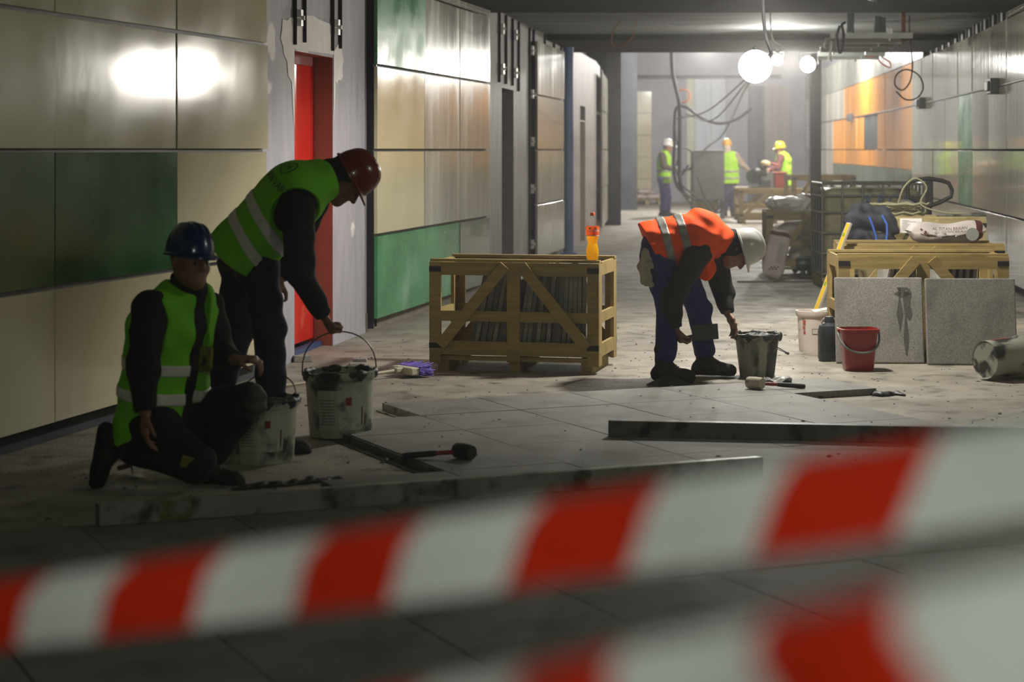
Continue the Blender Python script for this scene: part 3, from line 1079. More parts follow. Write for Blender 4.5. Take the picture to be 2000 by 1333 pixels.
sl1 = lean_slab('pale speckled granite slab with drip stains behind the red bucket', 1633, 1805, 710, 13.93, lean=9, rz=-0.02)
lean_slab('granite slab with a damp dark patch, rightmost of the leaning pair', 1811, 1987, 714, 13.83, lean=9, rz=-0.02, mat=granite('slab_granite_damp', '7d7b75', '504e4a', '918e87', 110, .75, '5f5d57'))
p0 = G(1626, 700)
o = ob('granite_slab', MB().box((0, 0.3, 0.3), (0.03, 0.6, 0.6)), M_slabl, None, (2.315, 14.22, 0.004), (0, 0.0, 0), bevel=0.006)
o.rotation_euler = (0, math.radians(8), math.radians(-8.5))
tag(o, 'granite slab seen edge-on leaning beside the yellow level', 'slab', 'slabs leaning on the right crates')
m = MB()
for (xx, z0, z1, w_) in ((0.145, 0.22, 0.53, 0.03), (0.185, 0.05, 0.5, 0.026), (0.21, 0.3, 0.52, 0.03), (0.165, 0.46, 0.53, 0.08)):
    n_ = 12
    m.grid(lambda u, v: (xx + (u - .5) * w_ * (1 + .5 * math.sin(9 * v + 30 * xx)) * (1 - .5 * abs(2 * v - 1) ** 4), -.0158, z0 + (z1 - z0) * v), 3, n_)
ob('drip_stain', m, granite('wet_granite', '55534d', '3a3935', '66645d', 110, .6), sl1)

# ================================================================ BUCKETS
M_pail = pm('mortar_pail', 'a9aa9b', 'b8b8aa', scale=5, rough=0.55, c3='3c4038', c3scale=7, c3lo=0.5, c3hi=0.62, bump=0.1)
M_pail2 = pm('mortar_pail_dirty', '8c8d7f', '9c9c8e', scale=5, rough=0.55, c3='23261f', c3scale=8, c3lo=0.47, c3hi=0.58, bump=0.15, c3stretch=(1, 1, .5))
M_pailw = pm('white_pail', 'd3c9be', 'dcd2c8', scale=5, rough=0.5, c3='7f7a6c', c3scale=8, c3lo=0.62, c3hi=0.7)
M_wire = pm('wire_handle', '4c4d4a', '5a5b57', rough=0.4, metal=0.6)


def curved_patch(r, z0, z1, a0, a1, taper, off=0.002, n=8):
    """a printed label following the wall of a pail; r at z0, taper = growth of radius per metre"""
    m = MB()

    def fn(u, v):
        a = math.radians(a0 + (a1 - a0) * u)
        z = z0 + (z1 - z0) * v
        rr = r + taper * (z - 0) + off
        return (rr * math.cos(a), rr * math.sin(a), z)
    m.grid(fn, n, 3)
    return m


def pail(label, loc, rb, rt, h, mat, fill=None, fillz=0.85, rot=(0, 0, 0), handle='down', ha=0.0, group=None, lumpy=True, handle_top=None, open_rim=True, name='bucket'):
    t = thing(name, label, 'bucket', loc, 0, group, rot)
    th = 0.005
    m = MB().lathe([(0.0, 0.004), (rb * .96, 0.004), (rb, 0.0), (rb + .002, 0.012), (rt - .004, h - 0.045), (rt + .003, h - 0.043), (rt + .010, h - 0.028), (rt + .010, h), (rt - .002, h), (rt - .004, h - 0.03), (rb - th, 0.012), (0.0, 0.012)], 40, capb=False)
    ob('pail', m, mat, t, smooth=35)
    if fill:
        fz = h * fillz
        rf = rb + (rt - rb) * fillz - th - 0.001
        mm = MB()
        rng = random.Random(hash(label) % 1000)
        ph = rng.random() * 6

        def fn(u, v):
            a = 2 * math.pi * u
            r = rf * v
            z = fz + 0.012 * math.sin(3 * a + ph) * v * (1 - v) * 3 + 0.02 * (1 - v) + 0.006 * math.sin(9 * r / rf + 5 * a)
            return (r * math.cos(a), r * math.sin(a), z)
        mm.grid(fn, 28, 8, closed_u=True)
        ob('mortar', mm, fill, t, smooth=180)
        if lumpy:
            mm = MB()
            n = 44

            def fn2(u, v):
                a = 2 * math.pi * u
                b = 2 * math.pi * v
                rr = 0.010 + 0.006 * math.sin(7 * a + ph) + 0.004 * math.sin(17 * a + 2 * ph)
                rr = max(rr, 0.004)
                return ((rt + 0.004 + rr * math.cos(b)) * math.cos(a), (rt + 0.004 + rr * math.cos(b)) * math.sin(a), h - 0.008 + rr * (1.2 if math.sin(b) > 0 else 2.2) * math.sin(b))
            mm.grid(fn2, n, 9, closed_u=True)
            ob('mortar_crust', mm, fill, t, smooth=180)
    c, s = math.cos(ha), math.sin(ha)
    R = rt + 0.012
    if handle == 'up':
        top = handle_top or 0.2
        pts = []
        for i in range(17):
            a = math.pi * i / 16
            x = -R * math.cos(a)
            z = h - 0.02 + top * math.sin(a) ** 0.75
            k = 1.0 if abs(math.cos(a)) > .6 else 1.0
            pts.append((x * c, x * s, z))
        ob('handle', MB().tube(pts, 0.0035, 6), M_wire, t, smooth=80)
    elif handle == 'down':
        pts = []
        for i in range(19):
            a = math.pi * i / 18
            x = -R * math.cos(a)
            y = -math.sin(a) * (R * .98 + 0.012)
            z = h - 0.03 - 0.13 * math.sin(a)
            pts.append((x * c - y * s, x * s + y * c, z))
        ob('handle', MB().tube(pts, 0.003, 6), M_wire, t, smooth=80)
        gp = pts[8:11]
        ob('grip', MB().tube(gp, 0.009, 8), M_black, t, smooth=80)
    elif handle == 'side':
        pts = []
        for i in range(19):
            a = math.pi * i / 18
            y = -R * math.cos(a)
            z = h - 0.03 - 0.105 * math.sin(a)
            x = (0.05) * math.sin(a) + (math.sqrt(max(R * R - y * y, 0)) if True else 0)
            pts.append((x * c - y * s, x * s + y * c, z))
        ob('handle', MB().tube(pts, 0.003, 6), M_wire, t, smooth=80)
        ob('grip', MB().tube(pts[8:11], 0.009, 8), M_black, t, smooth=80)
    return t


def stick_label(t, rb, rt, h, a0, z0f, w_deg, hf, seed):
    tp = (rt - rb) / h
    lb = ob('label', curved_patch(rb, h * z0f, h * (z0f + hf), a0, a0 + w_deg, tp, 0.003), pm('label_paper', 'b3b2a6', 'c4c2b8', scale=9, rough=.7, c3='5f6057', c3scale=9, c3lo=.55, c3hi=.7), t)
    ob('print_block', curved_patch(rb, h * (z0f + hf * .62), h * (z0f + hf * .82), a0 + w_deg * .58, a0 + w_deg * .70, tp, 0.0045), pm('print_red', '7e2a20', '8c3428', rough=.6), lb)
    m = MB()
    q = []
    for u, v in ((0.45, .12), (.95, .12), (.95, .58)):
        a = math.radians(a0 + w_deg * u)
        z = h * (z0f + hf * v)
        r = rb + tp * z + 0.0045
        q.append((r * math.cos(a), r * math.sin(a), z))
    m.add(q, [(0, 1, 2)])
    ob('print_triangle', m, pm('print_rust', '6b3a2a', '5a4034', scale=12, rough=.6), lb)
    m = MB()
    for k in range(9):
        z = z0f + hf * (.15 + .075 * k)
        mm = curved_patch(rb, h * z, h * (z + 0.012), a0 + w_deg * .05, a0 + w_deg * .36, tp, 0.0045, 6)
        m.add(mm.v, mm.f)
    ob('print_lines', m, pm('print_grey', '6e6e66', rough=.7), lb)


BK2 = G(661, 862)
t2 = pail('mortar bucket lifted by its wire handle, right of the two', (BK2[0], BK2[1] + 0.16, 0.012), 0.162, 0.182, 0.335, M_pail, M_mortar, .88, (0.0, math.radians(-1.5), 0), 'up', math.radians(8), None, True, 0.222)
stick_label(t2, 0.162, 0.182, 0.335, -125, .12, 85, .62, 1)
BK1 = G(504, 909)
t1 = pail('mortar bucket at the raised knee of the kneeling worker', (BK1[0], BK1[1] + 0.15, 0.0), 0.152, 0.172, 0.305, M_pail, M_mortar, .9, (0, 0, 0), 'none')
stick_label(t1, 0.152, 0.172, 0.305, -125, .2, 80, .6, 2)
ob('handle', MB().tube(spline([(0.16, 0.06, 0.28), (0.13, 0.14, 0.36), (0.02, 0.20, 0.41), (-0.09, 0.17, 0.36), (-0.17, 0.04, 0.28)], 6), 0.0035, 6), M_wire, t1)
BK3 = G(1483, 740)
t3 = pail('dirty mortar bucket the orange-vested worker reaches into', (BK3[0], BK3[1] + 0.12, 0.0), 0.112, 0.145, 0.285, M_pail2, M_mortar, .93, (0, 0, 0.5), 'side', -0.35)
ob('mortar_run', curved_patch(0.112, 0.01, 0.17, -95, -55, 0.033 / .285, 0.004), M_mortar, t3)
BK4 = G(1594, 688)
t4 = pail('white plastic bucket with red print beside the leaning slabs', (BK4[0], BK4[1] + 0.11, 0.0), 0.108, 0.125, 0.30, M_pailw, pm('grey_water', '77746a', '807d73', rough=.2), .55, (0, 0, 0), 'none', 0.4, None, False)
for k, (a0, z0, z1, w_) in enumerate(((-140, .20, .235, 12), (-141, .165, .19, 10), (-139, .13, .155, 9))):
    ob('print_red', curved_patch(0.108, z0, z1, a0, a0 + w_, 0.017 / .3, .002), pm('print_bright_red', 'a8473f', 'b4544b', rough=.6), t4)
lb = ob('print_frame', curved_patch(0.108, .13, .172, -105, -62, 0.017 / .3, .002), pm('print_dark', '5d5852', '696460', rough=.7), t4)
ob('print_field', curved_patch(0.108, .134, .168, -103, -64, 0.017 / .3, .003), pm('print_field', 'c9c0b6', rough=.6), lb)
m = MB()
m.box((0, 0, 0), (0.13, 0.07, 0.004), (0.1, -0.15, 0.3))
ob('scraper_blade', m, M_alu, t4, (0.05, -0.02, 0.305))
# bucket lying on its side at the right edge
p = G(1955, 748)
t5 = pail('dirty bucket lying on its side at the right edge', (p[0] - 0.08, p[1] + 0.10, 0.137), 0.122, 0.135, 0.30, M_pail2, None, .8, (0, 0, 0), 'none')
t5.rotation_euler = Euler((math.radians(90), 0, math.radians(118))).to_quaternion().to_euler()
ob('print_block', curved_patch(0.122, .05, .2, 60, 95, 0.013 / .3, .002), pm('print_red', '7e2a20'), t5)

# red household bucket
p = G(1681, 726)
rb_ = thing('red_bucket', 'red rectangular plastic bucket with grey handle before the slabs', 'bucket', (p[0], p[1] + 0.10, 0.0), math.radians(4))
M_redp = pm('red_plastic', '8a0e0b', '94120e', scale=4, rough=0.3, coat=.2)
ob('pail', MB().lathe([(0, .006), (.088, .006), (.095, 0), (.098, .01), (.122, .255), (.134, .26), (.136, .282), (.124, .285), (.118, .25), (.092, .014), (0, .014)], 48, capb=False, power=4.5, sy=.86), M_redp, rb_, smooth=40)
pts = [(-0.137, 0, .262)] + [(-0.142 * math.cos(math.pi * i / 16), -0.135 * math.sin(math.pi * i / 16) - .002, .262 - 0.135 * math.sin(math.pi * i / 16) ** .8) for i in range(17)] + [(0.137, 0, .262)]
ob('handle', MB().tube(pts, 0.008, 8), pm('grey_handle', '6b6d6a', '787a77', rough=.4), rb_, smooth=80)
for sx in (-1, 1):
    ob('handle_lug', MB().box((sx * 0.135, 0, .262), (0.018, 0.03, 0.03)), M_redp, rb_, bevel=.003)

# dark jerry can
p = (2.248, 14.03, 0)
jc = thing('jerry_can', 'dark plastic canister between the white bucket and the slab', 'canister', (p[0], p[1] + 0.09, 0.0))
M_can = pm('canister_black', '22262a', '2b3035', rough=.4)
ob('body', MB().lathe([(.05, 0), (.07, .004), (.076, .02), (.076, .06), (.074, .066), (.076, .072), (.076, .21), (.066, .25), (.035, .272)], 28, capt=True, power=3.2), M_can, jc, smooth=40)
ob('cap', MB().lathe([(.033, .272), (.033, .31), (.03, .314)], 20, capt=True), M_can, jc, smooth=40)
ob('handle', MB().tube(arc_pts((0, 0, .255), .055, 10, 170, 10), .008, 6), M_alu, jc)

# ================================================================ TOOLS ON THE FLOOR
M_steel = pm('stained_aluminium', '8f9086', '9fa096', scale=7, rough=0.45, metal=0.35, c3='4a4a40', c3scale=9, c3lo=.5, c3hi=.68)
M_dsteel = pm('dark_stained_aluminium', '5d5e58', '6b6c66', scale=7, rough=0.5, metal=0.3, c3='242520', c3scale=9, c3lo=.5, c3hi=.66)


def straightedge(label, a, b, h, w, mat, z=TZ):
    a, b = Vector(a), Vector(b)
    dv = (b - a)
    t = thing('straightedge', label, 'straightedge', (a.x, a.y, z), math.atan2(dv.y, dv.x))
    ln = Vector((dv.x, dv.y)).length
    ob('profile', MB().box((ln / 2, w / 2, h / 2 + .001), (ln, w, h)), mat, t, bevel=.004)
    for x in (-0.002, ln + .002):
        ob('end_cap', MB().box((x, w / 2, h / 2 + .001), (.006, w * .98, h * .97)), pm('end_cap_grey', '55564f', '60615a', rough=.6), t)
    return t, ln


se, ln = straightedge('long stained straightedge lying across the front of the paving', (-1.593, 7.69, 0), (1.115, 8.88, 0), .086, .045, M_steel)
ob('paint_mark', MB().box((0.30, -0.0008, .045), (.13, .0012, .078)), pm('yellow_mark', '5d5a22', '6b6728', scale=14, rough=.6, c3='7f8075', c3scale=10, c3lo=.5, c3hi=.62), se)
straightedge('dark stained straightedge resting on the tiles at right', (.493, 10.10, 0), (2.55, 9.80, 0), .083, .05, M_dsteel)


def l_profile(label, a, b, z0, mat):
    a, b = Vector(a), Vector(b)
    dv = b - a
    m = MB()
    ln = dv.length
    m.box((ln / 2, 0, .002), (ln, .05, .004)).box((ln / 2, .025, .018), (ln, .004, .036))
    o = ob('metal_profile', m, mat, None, (a.x, a.y, z0), (0, 0, math.atan2(dv.y, dv.x)))
    return tag(o, label, 'profile')


pa, pb = UV(4.045, 10.70, 0), UV(4.045, 10.06, 0)
l_profile('short angled metal profile along the tile edge beyond the bucket', pa, pb, .002, M_steel)
pa, pb = UV(3.43, 9.75, 0), UV(3.43, 8.36, 0)
l_profile('dark metal profile edging the unpaved pocket by the lifted bucket', pa, pb, .002, M_dsteel)


def mallet(label, loc, rz, head_m, along=0.0, L=.3, hr=.036, hl=.105, grip_m=None):
    t = thing('rubber_mallet', label, 'mallet', loc, rz, 'rubber mallets on the tiles')
    m = MB().lathe([(0, -hl / 2), (hr * .9, -hl / 2), (hr, -hl / 2 + .008), (hr * 1.06, 0), (hr, hl / 2 - .008), (hr * .9, hl / 2), (0, hl / 2)], 28, capb=False)
    ob('head', m, head_m, t, (0, 0, hr * 1.06), (math.pi / 2, 0, along), smooth=40)
    ob('shaft', MB().tube([(0.02, 0, hr), (L * .5, 0, hr * .75)], .011, 10), pm('red_shaft', '8a2119', '96281f', rough=.4), t, smooth=60)
    ob('grip', MB().tube([(L * .45, 0, hr * .78), (L * .55, 0, hr * .7), (L * .93, 0, hr * .42), (L, 0, hr * .4)], .014, 10, radii=[.013, .015, .015, .012]), grip_m or M_cable, t, smooth=60)
    return t


p = G(906, 900, TZ)
mallet('black rubber mallet lying on the tiles near the front straightedge', (p[0], p[1] + .03, TZ), math.radians(176), pm('black_rubber', '1b1d1c', '272928', scale=9, rough=.6), .9, .29)
p = G(1476, 762, TZ)
mallet('white-headed mallet with red and black handle by the dirty bucket', (p[0], p[1] + .03, TZ), math.radians(6), pm('white_rubber', 'b5ab93', 'c3b9a2', scale=12, rough=.7, c3='5d584c', c3scale=14, c3lo=.6, c3hi=.7), .75, .31)
p = G(1520, 747, TZ)
m = MB()
m.grid(lambda u, v: ((u - .5) * .17, (v - .5) * .10, .012 + .012 * math.sin(9 * u + 4 * v) + .010 * math.sin(13 * v - 5 * u)), 12, 8)
o = ob('plastic_bag', m, pm('clear_plastic', 'b9b8b4', 'd2d1ce', rough=.25, spec=.8), None, (p[0], p[1] + .03, TZ))
o.modifiers.new('thick', 'SOLIDIFY').thickness = .002
tag(o, 'crumpled clear plastic bag behind the white mallet', 'plastic bag')

# broom
p0, p1 = G(792, 737), G(575, 757)
br = thing('broom', 'broom with purple bristles lying left of the near crate', 'broom', (p0[0], p0[1], 0), math.atan2(p1[1] - p0[1], p1[0] - p0[0]))
L_ = math.hypot(p1[0] - p0[0], p1[1] - p0[1])
ob('handle', MB().tube([(0.05, 0, .05), (L_ * .5, 0, .03), (L_ + .2, 0, .012)], .0115, 10), pm('cream_stick', 'b0a78d', 'bcb399', rough=.5), br, smooth=60)
ob('head', MB().box((0.0, 0.0, .045), (.07, .22, .05)).box((.05, 0, .05), (.08, .04, .035)), pm('cream_plastic', 'b9b39f', 'c4beab', rough=.5), br, bevel=.008)
m = MB()
rng = random.Random(3)
for i in range(9):
    for j in range(26):
        y = -.115 + .0092 * j + rng.uniform(-.004, .004)
        z = .022 + .0065 * i
        dx = rng.uniform(-.02, .02)
        m.tube([(-.03, y, z), (-.13 + dx, y + rng.uniform(-.03, .03), z + rng.uniform(-.018, .02))], .0034, 4)
bo = ob('bristles', m, pm('purple_bristle', '5b3fae', '6b4cc4', scale=20, rough=.6), br)
bo['kind'] = 'stuff'

# scraps
M_scrap = granite('scrap_granite', '8a877f', '5b5953', '9d9a92', 90, .8)


def scrap(label, px, py, s, rz, z=0):
    p = G(px, py, z)
    o = ob('stone_offcut', MB().box((0, 0, s[2] / 2), s, None, .94), M_scrap, None, (p[0], p[1], z), (0, 0, rz), bevel=.004)
    return tag(o, label, 'offcut', 'stone offcuts by the red door')


scrap('lower of two stacked stone offcuts on the floor', 697, 716, (.11, .07, .024), .2)
o = scrap('upper of two stacked stone offcuts on the floor', 703, 714, (.10, .06, .024), .0)
o.location.z = .0245
scrap('rough stone offcut on the floor at the red door', 590, 707, (.13, .09, .045), .3)

# dark mortar smeared beside the tile edges
def blob(label, pts, z=.0, h=.03, seed=1, mat=None, name='mortar_heap'):
    cx = sum(p[0] for p in pts) / len(pts)
    cy = sum(p[1] for p in pts) / len(pts)
    m = MB()
    n = 40
    base_ = spline([(p[0] - cx, p[1] - cy, 0) for p in pts] + [(pts[0][0] - cx, pts[0][1] - cy, 0)], 40 // len(pts) + 1)
    nb = len(base_) - 1

    def fn(u, v):
        q = base_[int(u * nb) % nb]
        k = 1 - v
        n_ = .6 * math.sin(19 * q.x + seed) * math.sin(23 * q.y + 2 * seed)
        return (q.x * k, q.y * k, max(.0, h * (1 - k ** 2.2) * (1 + .45 * n_)) + .001)
    m.grid(fn, nb, 8, closed_u=True)
    o = ob(name, m, mat or M_mortar, None, (cx, cy, z), smooth=180)
    return tag(o, label, 'mortar')


blob('mortar lump heaped over the near boot of the orange-vested worker', [G(1262, 752), G(1300, 745), G(1345, 746), G(1352, 750), G(1300, 757)], 0, .055, 8, pm('grey_mortar', '2b2d28', '3a3c35', scale=20, rough=.7, bump=.5))

# ================================================================ BOTTLE ON THE CRATE
bp_ = in_frame(RZ1, base, 1.112, 0.03, 0.760)
bt = thing('soda_bottle', 'plastic bottle of orange soda standing on the near crate', 'bottle', bp_)
outer = [(.030, .0), (.040, .006), (.043, .03), (.044, .055), (.040, .085), (.034, .105), (.033, .115), (.037, .135), (.0425, .155), (.0435, .17), (.0435, .225), (.040, .245), (.030, .270), (.018, .286), (.0135, .292), (.0135, .300)]
ob('bottle_wall', MB().lathe(outer, 36), pm('clear_pet', 'ffffff', rough=.05, trans=1.0, alpha=.12), bt, smooth=60)
ob('soda', MB().lathe([(r - .0015, z + .002) for r, z in outer[:10]], 36, capt=True), pm('orange_soda', 'ffd400', 'ffdc08', rough=.2, transl=.75), bt, smooth=60)
lbm = ob('label', MB().lathe([(.0442, .168), (.0442, .226)], 36, capb=False), pm('label_orange', 'ff6a0a', 'ff7416', rough=.4, transl=.3), bt, smooth=60)
ob('label_edge', MB().lathe([(.0445, .162), (.0445, .168)], 36, capb=False), pm('label_edge_white', 'd8d0c0', rough=.5), lbm, smooth=60)


def wrap_text(body, size, r, zc, a_c, mat, parent, name='lettering'):
    me = text_mesh(body, size)
    for v in me.vertices:
        a = a_c + v.co.x / r
        z = zc + v.co.y
        v.co = (r * math.cos(a), r * math.sin(a), z)
    me.materials.clear()
    me.materials.append(mat)
    return link(name, me, parent)


wrap_text('FANTA', .023, .0449, .197, -math.pi / 2 - .18, pm('lettering_white', 'efe9e0', rough=.5), lbm)
wrap_text('FANTA', .0245, .0446, .1965, -math.pi / 2 - .16, pm('lettering_navy', '1d2145', rough=.5), lbm)
wrap_text('FANTA', .023, .0449, .197, -.12, pm('lettering_white', 'efe9e0'), lbm)
for a_c, z in ((-math.pi / 2 - .45, .214), (-math.pi / 2 + .45, .211)):
    m = MB()
    m.grid(lambda u, v: (.0447 * math.cos(a_c + (u - .5) * .4 * math.sin(math.pi * (v * .9 + .05))), .0447 * math.sin(a_c + (u - .5) * .4 * math.sin(math.pi * (v * .9 + .05))), z + (v - .5) * .012), 5, 5)
    ob('printed_leaf', m, pm('leaf_green', '4d8a1e', rough=.5), lbm)
ob('cap', MB().lathe([(.0155, .297), (.0158, .299), (.0158, .315), (.014, .318)], 24, capt=True), pm('cap_orange', 'ea5a10', 'f0661a', rough=.4), bt, smooth=40)

# ================================================================ SPIRIT LEVEL
a = Vector((2.19, 14.98, .02))
b = Vector(W(1659, 436, 15.16))
sl = thing('spirit_level', 'yellow and silver spirit level leaning on the middle crate', 'level', a)
dv = b - a
sl.rotation_euler = dv.to_track_quat('Z', 'X').to_euler()
ln = dv.length
M_yel = pm('level_yellow', 'd0a90f', 'd9b31a', scale=5, rough=.4)
ob('profile', MB().box((0, 0, ln / 2), (.022, .055, ln)), pm('level_silver', 'b5ab90', 'c3b99f', scale=6, rough=.4, c3='776f5c', c3scale=12, c3lo=.6, c3hi=.7), sl, bevel=.003)
for sy in (-1, 1):
    ob('yellow_face', MB().box((.0115 * sy, .004, ln / 2), (.002, .036, ln * .98)), M_yel, sl)
for z in (ln * .12, ln * .5, ln * .9):
    ob('vial', MB().tube([(-.014, 0, z), (.014, 0, z)], .017, 12), pm('vial_green', '8f9c2a', rough=.2), sl)

# ================================================================ CAGED WATER TANK
ib = thing('caged_tank', 'dirty plastic bulk tank in a metal tube cage', 'tank', (W(1606, 400, 21.4)[0], 21.4, 0), math.radians(-2))
M_tank = pm('cloudy_plastic', 'a8a482', 'c2bd98', scale=5, rough=.35, transl=.45, c3='55523c', c3scale=5, c3lo=.52, c3hi=.7)
M_cage = pm('cage_tube', '6f706a', '7f807a', rough=.35, metal=.6)
tw, td, th_ = 1.08, .95, 1.0
ob('tank', MB().box((tw / 2, td / 2, .14 + .47), (tw - .06, td - .06, .94)), M_tank, ib, bevel=.07, seg=4)
for x in [tw * i / 5 for i in range(6)]:
    for y in (0, td):
        ob('cage_post', MB().tube([(x, y, .13), (x, y, 1.13)], .013, 8), M_cage, ib, smooth=60)
for y in [td * i / 4 for i in range(1, 4)]:
    for x in (0, tw):
        ob('cage_post', MB().tube([(x, y, .13), (x, y, 1.13)], .013, 8), M_cage, ib, smooth=60)
for z in (.16, .38, .60, .82, 1.0, 1.13):
    ob('cage_ring', MB().tube([(0, 0, z), (tw, 0, z), (tw, td, z), (0, td, z), (0, 0, z)], .013, 8), M_cage, ib)
ob('pallet', MB().box((tw / 2, td / 2, .10), (tw, td, .04)).box((.08, td / 2, .04), (.14, td, .08)).box((tw / 2, td / 2, .04), (.14, td, .08)).box((tw - .08, td / 2, .04), (.14, td, .08)), M_woodd, ib)
ob('lid', MB().lathe([(.09, 1.075), (.09, 1.11), (.08, 1.115)], 24, (tw * .55, td / 2, 0), capt=True), pm('tank_lid', 'b9b7ad', rough=.5), ib, smooth=40)
ob('sign_plate', MB().box((tw * .84, -.018, .80), (.22, .004, .32)), pm('plate_grey', '9b9b96', 'a6a6a1', rough=.5), ib)
tm = text_mesh('X P C A', .15)
tm.materials.append(pm('blue_paint_marker', '2c4a78', '345488', rough=.5))
link('lettering', tm, ib, (tw * .64, -.019, .95), (math.pi / 2, 0, 0))

# ================================================================ PALLET JACK HANDLE
pj = thing('pallet_jack', 'black pallet jack handle rising behind the rear crate', 'pallet jack', (W(1815, 400, 19.3)[0], 19.3, 0))
s_ = 19.3 / FPX
hz = lambda py: EYE - (py - HY) * s_
loop = [(-.215, hz(393)), (-.215, hz(362)), (-.19, hz(354)), (0, hz(349)), (.185, hz(355)), (.215, hz(368)), (.205, hz(388)), (.0, hz(405)), (-.19, hz(394))]
loop = [(-.205, hz(385)), (-.212, hz(368)), (-.19, hz(355)), (-.1, hz(351)), (0, hz(349)), (.12, hz(353)), (.19, hz(358)), (.222, hz(372)), (.212, hz(384)), (.10, hz(396)), (0, hz(403)), (-.10, hz(396)), (-.205, hz(385))]
ob('handle_loop', MB().tube([(x, 0, z) for x, z in loop], .020, 10), M_black, pj, smooth=70)
ob('lever', MB().box((0, 0.01, (hz(352) + hz(400)) / 2), (.075, .035, hz(352) - hz(400))), M_black, pj, bevel=.008)
ob('tiller', MB().tube([(0, .01, hz(402)), (0, .05, .35)], .028, 10), M_black, pj, smooth=70)
ob('pump', MB().lathe([(.09, .12), (.09, .36), (.05, .38)], 20, (0, .06, 0), capt=True), pm('jack_orange_grey', '5a4334', rough=.5), pj, smooth=40)
for sx in (-.2, .2):
    ob('fork', MB().box((sx, .65, .07), (.15, 1.15, .05)), pm('jack_orange_grey', '5a4334'), pj)
    ob('wheel', MB().tube([(sx - .03, .06, .08), (sx + .03, .06, .08)], .08, 16), M_cable, pj, smooth=40)
    ob('load_roller', MB().tube([(sx - .04, 1.1, .035), (sx + .04, 1.1, .035)], .035, 12), M_cable, pj, smooth=40)

# hose coil
mb = MB()
rng = random.Random(5)
for k in range(9):
    r = .17 + rng.uniform(-.05, .04)
    mb.tube([(r * 1.25 * math.cos(2 * math.pi * i / 20) + rng.uniform(-.008, .008), r * .8 * math.sin(2 * math.pi * i / 20), .012 + .011 * k + .01 * math.sin(3 * i + k)) for i in range(21)], .009, 6, cap=False)
mb.tube(spline([(-.05, -.15, .1), (.0, -.17, .25), (.1, -.17, .33), (.2, -.17, .25), (.15, -.17, .1), (.35, -.2, .03), (.55, -.2, .02)], 8), .007, 6)
p = in_frame(RZ2, b4, 0.32, 0.28, 0.915)
tag(ob('hose_coil', mb, pm('beige_hose', '77735a', '858166', rough=.5), None, p), 'tangled coil of thin beige hose on the rear crate', 'hose')

# rod on the rear crate
p = in_frame(RZ2, b4, 0.60, 0.05, 0.922)
tag(ob('metal_rod', MB().tube([(0, 0, .0), (.44, 0, .0)], .009, 8).box((.36, 0, .01), (.12, .03, .03)), M_dsteel, None, p), 'thin metal rod with a clamp on the rear crate edge', 'rod')

# ================================================================ SACKS
M_sack = pm('paper_sack', 'b9b0aa', 'c7beb8', scale=6, rough=.7, bump=.25, bscale=7)
M_sackg = pm('plastic_sack', 'c6c7c4', 'dcddda', scale=6, rough=.3, bump=.5, bscale=6)


def sack(label, loc, size, rot=(0, 0, 0), mat=None, dents=1.0, group=None, seed=1, marks=True, sag=0.0, band=False, u0=.5):
    t = thing('cement_sack', label, 'sack', loc, 0, group, rot)
    L, Wd, Hh = size
    rng = random.Random(seed)
    ph = [rng.uniform(0, 6) for _ in range(6)]

    def fn(u, v, off=0.0):
        a = 2 * math.pi * u
        x = (v - .5) * L
        e = (1 - abs(2 * v - 1) ** 5) ** .42
        e = max(e, .04)
        wv = 1 - .08 * math.sin(math.pi * v)
        cy, cz = math.cos(a), math.sin(a)
        p = 2.6
        q = (abs(cy) ** p + abs(cz) ** p) ** (-1 / p)
        n = .03 * math.sin(5 * x / L * 3 + ph[0] + 2 * a) + .025 * math.sin(3 * a + ph[1] + 9 * v) + .02 * math.sin(7 * a + 13 * v + ph[2])
        k = 1 + n * dents
        return ((x) * (1 + .02 * math.cos(3 * a)), (Wd / 2 + off) * cy * q * (1.03 if e < .3 else wv) * k * (.25 * 1 + .75 * max(e, .6)),
                Hh / 2 + (Hh / 2 + off) * cz * q * e * k - sag * math.sin(math.pi * v) * (cz > 0) * Hh)
    ob('sack_body', MB().grid(fn, 36, 22, closed_u=True), mat or M_sack, t, smooth=180)
    if marks:
        # printed dark red diamonds and text lines on the front face
        for k in range(6):
            uc, vc = u0 - .06 + .045 * (k % 3) + .02 * (k // 3), .13 + .05 * (k // 3) + .02 * (k % 3)
            m = MB()
            m.add([fn(uc - .018, vc, .003), fn(uc, vc - .022, .003), fn(uc + .018, vc, .003), fn(uc, vc + .022, .003)], [(0, 1, 2, 3)])
            ob('print_diamond', m, pm('print_maroon', '4f2226', '5c2a2e', rough=.6), t)
        m = MB()
        for k in range(16):
            v0 = .30 + .028 * k
            e_ = u0 + .06 + .03 * rng.random()
            m.add([fn(u0, v0, .003), fn(u0, v0 + .008, .003), fn(e_, v0 + .008, .003), fn(e_, v0, .003)], [(0, 1, 2, 3)])
        ob('print_lines', m, pm('print_grey', '6e6e66'), t)
    if band:
        m = MB()
        m.grid(lambda u, v: fn(u0 - .22 + .44 * u, .86 + .09 * v, .003), 16, 3)
        ob('print_band', m, pm('print_maroon', '4f2226'), t, smooth=180)
    return t


